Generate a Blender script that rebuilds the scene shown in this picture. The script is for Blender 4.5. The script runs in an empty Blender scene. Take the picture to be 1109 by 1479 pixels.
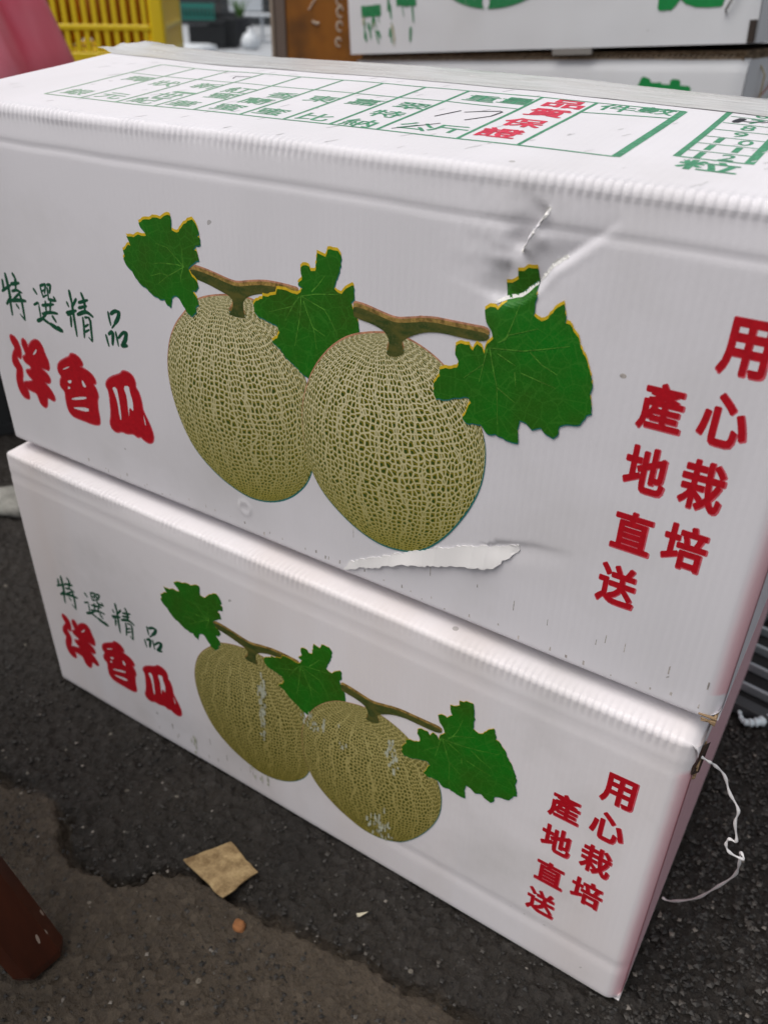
import bpy, math, random
import numpy as np
from mathutils import Vector, Matrix, geometry, noise
C = bpy.context.scene.collection
sc = bpy.context.scene
U = 0.2                                   # one unit of the plan below = 0.2 m (the height of a carton)
rng = np.random.default_rng(7); random.seed(7)

# ---------------------------------------------------------------- camera
cam_d = bpy.data.cameras.new('camera'); cam = bpy.data.objects.new('camera', cam_d); C.objects.link(cam)
CX = Vector((0.84057, 0.54144, 0.01685)); CY = Vector((-0.30312, 0.44435, 0.84302)); CZ = Vector((0.44895, -0.71372, 0.53762))
M = Matrix((CX, CY, CZ)).transposed().to_4x4()
M.translation = Vector((2.22135, -1.27823, 2.21375))*U
cam.matrix_world = M
cam_d.sensor_fit = 'HORIZONTAL'; cam_d.sensor_width = 36; cam_d.lens = 38.59
cam_d.clip_start = 0.01; cam_d.clip_end = 500
cam_d.dof.use_dof = True; cam_d.dof.focus_distance = 0.345; cam_d.dof.aperture_fstop = 15.5
sc.camera = cam

# ---------------------------------------------------------------- sky, sun, exposure
SUN_EL, SUN_AZ = math.radians(66), math.radians(-150)      # high, soft, from the front and a little left
w = bpy.data.worlds.new('World'); sc.world = w; w.use_nodes = True
nt = w.node_tree; nt.nodes.clear()
sky = nt.nodes.new('ShaderNodeTexSky'); sky.sky_type = 'NISHITA'; sky.sun_disc = False
sky.sun_elevation = SUN_EL; sky.sun_rotation = SUN_AZ; sky.air_density = 1.0; sky.dust_density = 4.0; sky.ozone_density = 1.0
hs = nt.nodes.new('ShaderNodeHueSaturation'); hs.inputs['Saturation'].default_value = 0.28
bg = nt.nodes.new('ShaderNodeBackground'); bg.inputs['Strength'].default_value = 0.11
wo = nt.nodes.new('ShaderNodeOutputWorld')
nt.links.new(sky.outputs[0], hs.inputs['Color']); nt.links.new(hs.outputs[0], bg.inputs[0]); nt.links.new(bg.outputs[0], wo.inputs[0])
sl = bpy.data.lights.new('sun', 'SUN'); sl.energy = 1.3; sl.angle = math.radians(50); sl.color = (1, .95, .88)
sun = bpy.data.objects.new('sun', sl); C.objects.link(sun)
sd = Vector((math.sin(SUN_AZ)*math.cos(SUN_EL), math.cos(SUN_AZ)*math.cos(SUN_EL), math.sin(SUN_EL)))
sun.rotation_euler = sd.to_track_quat('Z', 'Y').to_euler()
vs = sc.view_settings; vs.view_transform = 'Standard'; vs.look = 'None'; vs.gamma = 1; vs.use_curve_mapping = False; vs.exposure = 0.32
sc.render.engine = 'CYCLES'
sc.cycles.max_bounces = 8

# ---------------------------------------------------------------- helpers: materials
def mat(name, col, rough=.6, spec=.5, **kw):
    m = bpy.data.materials.new(name); m.use_nodes = True
    b = m.node_tree.nodes['Principled BSDF']
    b.inputs['Base Color'].default_value = (*col, 1); b.inputs['Roughness'].default_value = rough
    b.inputs['Specular IOR Level'].default_value = spec
    for k, v in kw.items(): b.inputs[k].default_value = v
    return m
class NT:
    def __init__(s, m): s.t = m.node_tree; s.b = s.t.nodes['Principled BSDF']; s.tc = s.t.nodes.new('ShaderNodeTexCoord')
    def n(s, kind, ins=None, **props):
        nd = s.t.nodes.new('ShaderNode'+kind)
        for k, v in props.items(): setattr(nd, k, v)
        for k, v in (ins or {}).items():
            if hasattr(v, 'is_output'): s.t.links.new(v, nd.inputs[k])
            else: nd.inputs[k].default_value = v
        return nd
    def mapping(s, src, scale=(1,1,1), loc=(0,0,0)): return s.n('Mapping', {'Vector': src, 'Scale': scale, 'Location': loc}).outputs[0]
    def noise(s, vec, scale, detail=4, rough=.55): return s.n('TexNoise', {'Vector': vec, 'Scale': scale, 'Detail': detail, 'Roughness': rough}).outputs['Fac']
    def ramp(s, fac, stops):
        nd = s.n('ValToRGB', {'Fac': fac}); e = nd.color_ramp.elements
        while len(e) < len(stops): e.new(.5)
        for i, (p, c) in enumerate(stops): e[i].position = p; e[i].color = (*c, 1) if len(c) == 3 else c
        return nd.outputs[0]
    def mix(s, fac, a, b, mode='MIX'):
        nd = s.n('Mix', data_type='RGBA', blend_type=mode)
        for i, v in ((0, fac), (6, a), (7, b)):
            if hasattr(v, 'is_output'): s.t.links.new(v, nd.inputs[i])
            else: nd.inputs[i].default_value = v if i == 0 else (*v, 1)
        return nd.outputs[2]
    def math(s, op, a, b=0, c=0, clamp=False):
        nd = s.n('Math', operation=op, use_clamp=clamp)
        for i, v in enumerate((a, b, c)):
            if hasattr(v, 'is_output'): s.t.links.new(v, nd.inputs[i])
            else: nd.inputs[i].default_value = v
        return nd.outputs[0]
    def link(s, a, inp): s.t.links.new(a, s.b.inputs[inp])
    def bump(s, h, strength, dist, prev=None):
        d = {'Height': h, 'Strength': strength, 'Distance': dist}
        if prev: d['Normal'] = prev
        o = s.n('Bump', d).outputs[0]; s.link(o, 'Normal'); return o

# ---------------------------------------------------------------- helpers: objects
def obj(name, verts, faces, mats, parent=None, mi=None, smooth=False, uv=None):
    me = bpy.data.meshes.new(name)
    me.from_pydata([tuple(map(float, v)) for v in verts] if not isinstance(verts, np.ndarray) else verts.tolist(), [], faces if isinstance(faces, list) else faces.tolist())
    for m in (mats if isinstance(mats, (list, tuple)) else [mats]): me.materials.append(m)
    if mi is not None: me.polygons.foreach_set('material_index', np.asarray(mi, dtype=np.int32))
    if smooth: me.polygons.foreach_set('use_smooth', np.ones(len(me.polygons), dtype=bool))
    if uv is not None:
        l = me.uv_layers.new(name='UVMap'); vi = np.empty(len(me.loops), dtype=np.int32); me.loops.foreach_get('vertex_index', vi)
        l.data.foreach_set('uv', np.asarray(uv, dtype=np.float32)[vi].ravel())
    me.update()
    o = bpy.data.objects.new(name, me); C.objects.link(o)
    if parent: o.parent = parent
    return o
def thing(name, label, cat, loc=(0, 0, 0), rot=(0, 0, 0), group=None):
    o = bpy.data.objects.new(name, None); o.empty_display_size = .05; C.objects.link(o)
    o.location = Vector(loc)*U; o.rotation_euler = rot; tag(o, label, cat, group); return o
def tag(o, label, cat, group=None):
    o['label'] = label; o['category'] = cat
    if group: o['group'] = group
    return o
class MB:
    """collects simple shapes (plan units) and links them as one mesh"""
    def __init__(s): s.v = []; s.f = []
    def add(s, v, f):
        k = len(s.v); s.v += [tuple(p) for p in v]; s.f += [tuple(i+k for i in q) for q in f]; return s
    def box(s, x0, x1, y0, y1, z0, z1, b=0.0):
        if b <= 0:
            v = [(x, y, z) for z in (z0, z1) for y in (y0, y1) for x in (x0, x1)]
            return s.add(v, [(0,2,3,1),(4,5,7,6),(0,1,5,4),(2,6,7,3),(0,4,6,2),(1,3,7,5)])
        # chamfered box
        X, Y, Z = (x0, x1), (y0, y1), (z0, z1); v = []; idx = {}
        for i in (0, 1):
            for j in (0, 1):
                for k in (0, 1):
                    sx, sy, sz = (1-2*i)*b, (1-2*j)*b, (1-2*k)*b
                    for a, p in (('x', (X[i], Y[j]+sy, Z[k]+sz)), ('y', (X[i]+sx, Y[j], Z[k]+sz)), ('z', (X[i]+sx, Y[j]+sy, Z[k]))):
                        idx[(i, j, k, a)] = len(v); v.append(p)
        f = []
        for t in (0, 1):
            f.append([idx[(t, j, k, 'x')] for j, k in ((0,0),(1,0),(1,1),(0,1))]); f.append([idx[(j, t, k, 'y')] for j, k in ((0,0),(1,0),(1,1),(0,1))]); f.append([idx[(j, k, t, 'z')] for j, k in ((0,0),(1,0),(1,1),(0,1))])
        for a in (0, 1):
            for c in (0, 1):
                f.append([idx[(a, c, 0, 'x')], idx[(a, c, 1, 'x')], idx[(a, c, 1, 'y')], idx[(a, c, 0, 'y')]])
                f.append([idx[(a, 0, c, 'x')], idx[(a, 1, c, 'x')], idx[(a, 1, c, 'z')], idx[(a, 0, c, 'z')]])
                f.append([idx[(0, a, c, 'y')], idx[(1, a, c, 'y')], idx[(1, a, c, 'z')], idx[(0, a, c, 'z')]])
                for k in (0, 1): f.append([idx[(a, c, k, q)] for q in 'xyz'])
        return s.add(v, f)
    def tube(s, pts, r, seg=8, cap=True):
        pts = [Vector(p) for p in pts]; n = len(pts); rs = r if hasattr(r, '__len__') else [r]*n; ring = []; up = None
        for i, p in enumerate(pts):
            t = (pts[min(i+1, n-1)]-pts[max(i-1, 0)]).normalized()
            if up is None: up = t.orthogonal().normalized()
            up = (up-t*up.dot(t)).normalized(); sd_ = t.cross(up)
            ring += [p+(up*math.cos(2*math.pi*k/seg)+sd_*math.sin(2*math.pi*k/seg))*rs[i] for k in range(seg)]
        f = [(i*seg+k, i*seg+(k+1) % seg, (i+1)*seg+(k+1) % seg, (i+1)*seg+k) for i in range(n-1) for k in range(seg)]
        if cap: f += [tuple(range(seg))[::-1], tuple((n-1)*seg+k for k in range(seg))]
        return s.add(ring, f)
    def lathe(s, prof, cx=0, cy=0, seg=24, fn=None):
        v = []
        for r, z in prof:
            for k in range(seg):
                a = 2*math.pi*k/seg; q = r*(fn(a, z) if fn else 1); v.append((cx+q*math.cos(a), cy+q*math.sin(a), z))
        n = len(prof)
        f = [(i*seg+k, i*seg+(k+1) % seg, (i+1)*seg+(k+1) % seg, (i+1)*seg+k) for i in range(n-1) for k in range(seg)]
        f += [tuple(range(seg))[::-1], tuple((n-1)*seg+k for k in range(seg))]
        return s.add(v, f)
    def build(s, name, m, parent=None, smooth=False, xf=None):
        vv = [Vector(p) for p in s.v]
        if xf: vv = [xf @ p for p in vv]
        return obj(name, [p*U for p in vv], s.f, m, parent, smooth=smooth)

# ---------------------------------------------------------------- printed outlines, in carton units (u along the front, v up it)
LEAF1=[(.7111,.7608),(.7247,.7688),(.7461,.7727),(.7574,.7787),(.7707,.7801),(.782,.7787),(.7934,.7862),(.8055,.7908),(.813,.7898),(.8135,.776),(.813,.759),(.8225,.7563),(.8342,.759),(.8462,.7727),(.8635,.7859),(.8779,.7908),(.8864,.7832),(.8907,.7751),(.8939,.7628),(.8869,.7578),(.8958,.7532),(.8954,.7402),(.881,.736),(.8727,.7266),(.8821,.7241),(.8845,.7153),(.8868,.7045),(.8712,.6968),(.8618,.6901),(.8518,.6801),(.8609,.6649),(.8751,.6548),(.8774,.6446),(.8678,.6333),(.8576,.6325),(.871,.6156),(.8736,.6031),(.8623,.5944),(.863,.5836),(.8471,.5704),(.8333,.5766),(.8211,.593),(.8102,.6085),(.797,.6094),(.7883,.6022),(.7814,.5787),(.7687,.5841),(.7646,.5956),(.7534,.5923),(.7296,.5968),(.7091,.6109),(.6901,.6175),(.6742,.6314),(.6661,.6455),(.6483,.6579),(.6428,.6691),(.6491,.6766),(.6456,.6891),(.6678,.7054),(.6737,.7042),(.6696,.7142),(.6642,.725),(.6888,.7255),(.7042,.734),(.716,.7326),(.7299,.7347),(.7256,.7433),(.7127,.7539)]
VEIN1=[[(.8386,.6779),(.8174,.6806),(.7664,.6742),(.7415,.669)],[(.8389,.68),(.8112,.6963),(.7908,.7128),(.7562,.7168)],[(.8386,.6779),(.8119,.6649),(.7842,.6484),(.7514,.6241)],[(.7843,.6495),(.762,.6499),(.7237,.6389)],[(.8353,.6752),(.8285,.6593),(.8227,.6412)],[(.8359,.6795),(.836,.6983),(.8407,.7196)]]
LEAF2=[(1.2383,.7837),(1.2518,.7847),(1.2626,.7853),(1.2699,.7778),(1.2702,.7583),(1.2632,.7396),(1.2576,.7274),(1.2518,.7107),(1.2613,.7033),(1.2709,.7017),(1.2806,.7136),(1.2981,.7246),(1.3016,.7197),(1.3016,.6972),(1.294,.689),(1.2993,.674),(1.3089,.6574),(1.313,.6396),(1.3144,.6187),(1.2992,.6071),(1.2738,.5857),(1.2536,.5713),(1.2298,.5484),(1.2114,.5237),(1.1819,.4996),(1.1623,.508),(1.1414,.5226),(1.1203,.5333),(1.1058,.5507),(1.083,.5624),(1.0994,.5723),(1.1065,.5865),(1.0997,.6014),(1.0814,.6052),(1.0504,.6102),(1.0386,.6204),(1.0365,.6324),(1.0455,.6453),(1.0632,.6523),(1.0654,.66),(1.0792,.6602),(1.1012,.6691),(1.1051,.6818),(1.1261,.6832),(1.1584,.6797),(1.1674,.6861),(1.1737,.6965),(1.1609,.7012),(1.164,.7064),(1.1715,.7123),(1.1698,.7372),(1.1757,.7427),(1.1913,.743),(1.1953,.7347),(1.2066,.7366),(1.212,.773),(1.2216,.7712),(1.2325,.7686)]
VEIN2=[[(1.1669,.6742),(1.1635,.6329),(1.1572,.5948),(1.148,.5601)],[(1.1724,.6658),(1.183,.6416),(1.1993,.6086),(1.2068,.5682)],[(1.1697,.6724),(1.2296,.6556),(1.2433,.6347),(1.2599,.6094)],[(1.1699,.6759),(1.2048,.6848),(1.2667,.6941)],[(1.1963,.6867),(1.2112,.7056),(1.2314,.7274)],[(1.1638,.6713),(1.1449,.6461),(1.1248,.6103)],[(1.1638,.6713),(1.1419,.6455),(1.0794,.621)],[(1.1966,.6129),(1.2283,.6026)]]
LEAF3=[(1.6395,.8086),(1.6504,.8104),(1.6574,.8174),(1.6744,.8188),(1.6784,.7994),(1.6794,.7792),(1.6832,.774),(1.6807,.7558),(1.6804,.7407),(1.6963,.7333),(1.708,.7402),(1.722,.7623),(1.733,.7711),(1.7402,.7467),(1.7391,.739),(1.7485,.738),(1.7561,.7276),(1.7668,.7179),(1.7722,.7024),(1.7836,.6882),(1.7906,.6729),(1.8004,.6534),(1.8042,.6354),(1.8017,.622),(1.8105,.5869),(1.8019,.5813),(1.7925,.5603),(1.7739,.5551),(1.7555,.5465),(1.7533,.5269),(1.7461,.5189),(1.7285,.525),(1.7206,.5332),(1.703,.5247),(1.6897,.535),(1.6774,.5368),(1.6746,.5166),(1.6784,.489),(1.6529,.4887),(1.6307,.495),(1.6148,.4904),(1.5988,.5059),(1.586,.5041),(1.5678,.5008),(1.5578,.509),(1.5657,.5257),(1.5744,.5459),(1.5689,.5551),(1.5561,.5535),(1.5199,.5387),(1.4973,.5347),(1.4907,.5492),(1.4915,.5673),(1.5037,.5844),(1.5029,.5982),(1.539,.6102),(1.5417,.6228),(1.5334,.6361),(1.534,.6529),(1.5442,.6601),(1.5619,.6607),(1.5698,.6509),(1.5773,.6657),(1.5881,.6616),(1.5944,.6499),(1.5977,.6702),(1.6085,.6822),(1.6037,.6971),(1.5922,.7106),(1.5868,.7314),(1.5962,.7394),(1.6062,.7398),(1.6115,.7363),(1.6187,.7468),(1.6247,.7526),(1.6182,.7679),(1.6166,.7826),(1.6278,.7846),(1.6411,.7943)]
VEIN3=[[(1.6037,.6618),(1.6139,.6279),(1.6267,.5873),(1.6326,.5118)],[(1.6006,.6578),(1.5956,.6369),(1.5895,.5882)],[(1.5989,.6575),(1.5931,.6264),(1.5552,.5883)],[(1.6038,.6602),(1.6672,.668),(1.6988,.6767),(1.7533,.6952)],[(1.6261,.6764),(1.6381,.6902),(1.6906,.7154)],[(1.6198,.6718),(1.632,.6841),(1.644,.7118),(1.6542,.7506)],[(1.6722,.6254),(1.7064,.6174),(1.7397,.6126)],[(1.6267,.5873),(1.6622,.5639)],[(1.6838,.667),(1.7087,.6504),(1.7362,.6377)],[(1.6217,.6528),(1.6573,.6382)],[(1.6587,.6254),(1.6617,.5995)]]
VINE1=[(.8423,.679),(.8577,.6903),(.8913,.6897),(.9336,.6834),(.9718,.6765),(.9941,.6751),(1.0266,.6837),(1.0707,.6927),(1.113,.6943),(1.1426,.6937),(1.1659,.6921),(1.1666,.6758),(1.1531,.6685),(1.1022,.6661),(1.0686,.6659),(1.0302,.6539),(1.0132,.6421),(1.0104,.6291),(1.0131,.607),(1.0189,.6005),(.9861,.5965),(.9535,.6002),(.9721,.6192),(.9743,.6398),(.9457,.647),(.9037,.657),(.8671,.6619),(.8407,.6687)]
VINE2=[(1.2947,.6918),(1.3251,.6916),(1.3675,.6833),(1.4004,.6779),(1.429,.6851),(1.478,.6965),(1.5166,.697),(1.5636,.6981),(1.5972,.6994),(1.6075,.686),(1.5905,.6723),(1.5439,.6709),(1.499,.6716),(1.4601,.6633),(1.4205,.6413),(1.4192,.6303),(1.4284,.6138),(1.3976,.5974),(1.3727,.6012),(1.3827,.6254),(1.377,.6458),(1.3504,.6556),(1.3109,.6599),(1.2964,.6631)]
MEL1=[(.8265,.572),(.8587,.6047),(.9071,.6242),(.9678,.6379),(1.0254,.6421),(1.0801,.6307),(1.1189,.5971),(1.1534,.5428),(1.1778,.4791),(1.189,.4098),(1.1899,.3348),(1.1844,.2811),(1.1721,.2437),(1.1522,.2084),(1.1083,.1632),(1.0514,.1311),(.9856,.117),(.9284,.1271),(.8636,.1539),(.8011,.2039),(.7668,.2656),(.7445,.343),(.7413,.4158),(.7597,.4845),(.7885,.5341)]
MEL2=[(1.2755,.6062),(1.3181,.6257),(1.3729,.6392),(1.4195,.6404),(1.4656,.6271),(1.5051,.6069),(1.5518,.5708),(1.5867,.5256),(1.6063,.4816),(1.6146,.4396),(1.6125,.3797),(1.5975,.3268),(1.5746,.2763),(1.5372,.2145),(1.4895,.1615),(1.4454,.1378),(1.3838,.1279),(1.3279,.1386),(1.271,.1657),(1.2139,.2091),(1.1818,.253),(1.1635,.3157),(1.1584,.3875),(1.165,.4457),(1.1912,.5134),(1.2309,.5681)]
BRUSH=[([(.1331,.5236),(.1317,.5079),(.1285,.4917)],.0103),([(.1194,.4894),(.1434,.5031),(.1676,.5154)],.0084),([(.1529,.5441),(.1538,.5171),(.153,.4893),(.1471,.4637),(.1427,.4266)],.0113),([(.1275,.4547),(.1576,.4825)],.0084),([(.1859,.5505),(.192,.5425),(.1971,.5316)],.0103),([(.1686,.518),(.2081,.5285)],.0094),([(.1946,.5379),(.1861,.5075)],.0094),([(.1657,.4979),(.19,.5065),(.2104,.5017)],.0084),([(.1529,.4694),(.1851,.4773),(.2208,.4814)],.0113),([(.1996,.4963),(.2014,.4707),(.1973,.4224)],.0103),([(.1973,.4224),(.1808,.4368)],.0061),([(.1723,.4633),(.1818,.4522)],.0075),([(.2009,.4999),(.1594,.4724)],.0066),([(.2659,.5238),(.277,.5107)],.0084),([(.2978,.5363),(.2992,.5216),(.3013,.5076)],.007),([(.2969,.5368),(.322,.5466)],.0075),([(.3227,.5457),(.3105,.5193)],.007),([(.3,.5227),(.3173,.5316)],.0047),([(.328,.545),(.3426,.5493)],.0075),([(.3434,.5485),(.3317,.5233)],.0075),([(.3274,.5384),(.3224,.5058)],.0066),([(.2997,.5072),(.3193,.517)],.0056),([(.3214,.5056),(.3511,.507)],.0084),([(.3457,.5169),(.3535,.5068)],.007),([(.2884,.4824),(.3404,.4958)],.0084),([(.3069,.4978),(.3009,.4653)],.0075),([(.3303,.5023),(.3182,.4722)],.0075),([(.2822,.4578),(.3175,.47),(.3493,.4723)],.0094),([(.2994,.4606),(.2695,.4389)],.007),([(.3239,.461),(.3356,.4462)],.0094),([(.2534,.4773),(.2768,.4893),(.2741,.4745),(.2737,.4572),(.2713,.4428)],.0075),([(.2533,.4321),(.2801,.4446)],.0103),([(.279,.4443),(.3115,.4336)],.0094),([(.3094,.4349),(.3492,.4241)],.0131),([(.3358,.43),(.3556,.4255)],.0141),([(.416,.5464),(.4162,.5318),(.4175,.5124)],.0103),([(.397,.5134),(.4018,.5011)],.0075),([(.4384,.5295),(.4171,.5041)],.008),([(.387,.4815),(.4295,.4966)],.0094),([(.4175,.5124),(.4149,.482),(.4126,.4239)],.0103),([(.3891,.4769),(.4123,.4865)],.0075),([(.4026,.4762),(.3962,.4461)],.0084),([(.4624,.5486),(.4694,.5289),(.4642,.5018)],.0103),([(.4445,.5202),(.4836,.5349)],.008),([(.4405,.5054),(.4749,.5177)],.008),([(.4314,.486),(.464,.5011),(.4777,.4996),(.4924,.4927)],.0103),([(.4511,.4827),(.4491,.4589),(.442,.4261)],.0084),([(.4596,.4844),(.4799,.4879),(.4752,.4509),(.4723,.4225)],.0094),([(.4517,.4577),(.4696,.4682)],.0061),([(.4477,.4423),(.4687,.4536)],.0061),([(.472,.4214),(.4602,.4314)],.0052),([(.5542,.5181),(.5546,.5004),(.5562,.4838)],.008),([(.5623,.5142),(.5818,.5267),(.5962,.5255)],.0103),([(.5964,.5265),(.5877,.5071),(.5713,.4902)],.0122),([(.5738,.4914),(.5581,.4764)],.0056),([(.5307,.4534),(.5352,.4235)],.0075),([(.5416,.4567),(.5562,.4681),(.5617,.4643)],.0094),([(.5602,.4656),(.5502,.4302)],.0103),([(.5702,.4694),(.5726,.4318)],.007),([(.5768,.4544),(.5995,.4756),(.6122,.4767)],.0084),([(.6104,.4763),(.6031,.4552),(.5878,.4385)],.0131),([(.5841,.436),(.6064,.441)],.0113)]
TITLE=[([(.1085,.3616),(.1249,.3606),(.1379,.3501),(.1439,.3291),(.1408,.3103),(.1312,.2921),(.1237,.2995),(.1142,.2973),(.1205,.2804),(.1291,.2663),(.1242,.2418),(.1152,.2254),(.1174,.2117),(.1308,.2009),(.1313,.1818),(.1298,.1669),(.108,.1636),(.0915,.1763),(.0854,.1989),(.0888,.2284),(.1037,.2555),(.0881,.2658),(.0893,.2847),(.1023,.3061),(.1185,.3234),(.1091,.3348),(.1042,.3495)],[]),([(.1609,.3596),(.1719,.3629),(.1809,.3507),(.1796,.3371),(.1957,.3562),(.2201,.3716),(.2395,.3724),(.2507,.3574),(.2536,.3361),(.2614,.3202),(.2623,.3026),(.2544,.2872),(.2296,.2903),(.2183,.2853),(.239,.279),(.2539,.2644),(.2486,.2471),(.2184,.2441),(.2322,.236),(.2473,.2213),(.2573,.2005),(.2444,.19),(.2177,.1995),(.2117,.1694),(.1975,.156),(.1768,.1649),(.1738,.1976),(.1403,.1985),(.1194,.2075),(.12,.2195),(.1607,.2297),(.1696,.2366),(.15,.2481),(.1427,.2626),(.1739,.2701),(.1717,.2833),(.1497,.2873),(.1419,.3037),(.1644,.3112),(.1583,.3323),(.1546,.3449)],[[(.1936,.3202),(.2182,.3458),(.2186,.337),(.2047,.324)]]),([(.3674,.3644),(.3893,.3672),(.4079,.3587),(.4152,.3412),(.3924,.3345),(.43,.3296),(.4506,.3174),(.4561,.2992),(.439,.2949),(.4508,.2825),(.4544,.2613),(.4457,.2501),(.4405,.2171),(.4406,.1804),(.4314,.1676),(.4024,.1627),(.3653,.164),(.3208,.1634),(.3057,.1782),(.3047,.2083),(.3105,.2398),(.2935,.2469),(.2958,.2657),(.3103,.2828),(.2976,.2932),(.2998,.3116),(.3141,.3282),(.3473,.3468),(.3649,.3552)],[[(.3213,.31),(.3534,.3252),(.3508,.3202),(.3222,.3067)],[(.3304,.2766),(.3511,.284),(.3444,.2711),(.3331,.2705)],[(.3276,.2601),(.3404,.2566),(.3255,.2482)],[(.3938,.2946),(.4023,.2923),(.41,.2756),(.3947,.2748)],[(.3349,.2255),(.3995,.247),(.4003,.2381),(.3328,.2181)],[(.3331,.1963),(.3999,.213),(.399,.1975),(.335,.1917)]]),([(.5706,.3644),(.5958,.3655),(.6104,.3567),(.615,.3391),(.6103,.3295),(.6217,.3176),(.627,.2893),(.6255,.2673),(.6418,.237),(.6524,.2047),(.648,.181),(.6317,.1694),(.61,.1743),(.6002,.1827),(.5871,.1743),(.5717,.1835),(.5464,.1739),(.5235,.1764),(.5064,.1659),(.4865,.1703),(.4815,.1873),(.4935,.2135),(.4993,.2509),(.5029,.2914),(.4938,.3021),(.5001,.3167),(.5216,.3348),(.5656,.354)],[[(.5173,.3038),(.5361,.3107),(.5385,.2832),(.5347,.2136),(.5272,.2115),(.5293,.2677),(.5233,.2923)],[(.5637,.3198),(.5876,.3267),(.5865,.3086),(.5927,.2845),(.5885,.2507),(.5794,.2614),(.5729,.2574),(.5664,.227),(.5681,.2561),(.5717,.2919)],[(.6253,.2608),(.6307,.2228),(.6253,.2235)]])]
SLOGAN=[('用',(1.9947,.7064,2.0677,.7988)),('心',(1.9887,.5807,2.0668,.6744)),('栽',(1.9847,.4527,2.0567,.5489)),('培',(1.9795,.3259,2.056,.4179)),('產',(1.8886,.5794,1.9627,.6675)),('地',(1.8846,.4551,1.9591,.5467)),('直',(1.8854,.326,1.9586,.4113)),('送',(1.8767,.1953,1.9523,.2888))]
TORN=[(1.2683,.016),(1.3609,.0592),(1.4448,.1037),(1.5089,.1258),(1.55,.141),(1.5945,.162),(1.619,.1677),(1.6594,.1821),(1.6827,.2115),(1.6952,.227),(1.7094,.2457),(1.7057,.2571),(1.6837,.2459),(1.675,.2399),(1.5954,.2124),(1.5266,.1817),(1.4436,.1349),(1.3605,.0871),(1.2838,.044)]
DENT={'tear': [(1.6854,.9162),(1.6702,.8905),(1.6519,.8635),(1.644,.8374)],'ridge1': [(1.6875,.8809),(1.6665,.8559),(1.6449,.83)],'crease': [(1.8079,.9189),(1.7832,.8925),(1.7567,.8698),(1.7245,.8429),(1.7005,.8241),(1.6776,.7895),(1.6498,.7634),(1.6248,.7546),(1.6053,.7442)],'left': [(1.6205,.8209),(1.619,.7947),(1.6189,.7683),(1.614,.7458)],'hollow': [(1.6368,.8513)],'hollow2': [(1.606,.7659)],'hollow3': [(1.6569,.7988)]}

# ---------------------------------------------------------------- numpy noise
def vnoise(x, y, seed=0):
    x = np.asarray(x, float); y = np.asarray(y, float); xi = np.floor(x).astype(np.int64); yi = np.floor(y).astype(np.int64); fx = x-xi; fy = y-yi
    fx = fx*fx*(3-2*fx); fy = fy*fy*(3-2*fy)
    def h(a, b):
        n = (a*374761393+b*668265263+seed*974711) & 0xffffffff; n = ((n ^ (n >> 13))*1274126177) & 0xffffffff
        return ((n ^ (n >> 16)) & 0xffff)/65535.0
    return (h(xi, yi)*(1-fx)+h(xi+1, yi)*fx)*(1-fy)+(h(xi, yi+1)*(1-fx)+h(xi+1, yi+1)*fx)*fy
def fbm(x, y, o=4, seed=0): return sum(vnoise(x*2**i, y*2**i, seed+i)*.5**i for i in range(o))/(2-.5**(o-1))-.5
def seg_dist(px, py, line):
    """signed distance (left of the line is +) and distance along, for arrays"""
    best = np.full(np.shape(px), 1e9); sgn = np.zeros(np.shape(px)); tt = np.zeros(np.shape(px)); L = 0
    tot = sum(math.dist(a, b) for a, b in zip(line, line[1:]))
    for (ax, ay), (bx, by) in zip(line, line[1:]):
        dx, dy = bx-ax, by-ay; l2 = dx*dx+dy*dy; t = np.clip(((px-ax)*dx+(py-ay)*dy)/l2, 0, 1)
        qx, qy = px-ax-t*dx, py-ay-t*dy; d = np.hypot(qx, qy); m = d < best
        best = np.where(m, d, best); sgn = np.where(m, np.sign(dx*qy-dy*qx), sgn); tt = np.where(m, (L+t*math.sqrt(l2))/tot, tt); L += math.sqrt(l2)
    return best, sgn, tt

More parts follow.
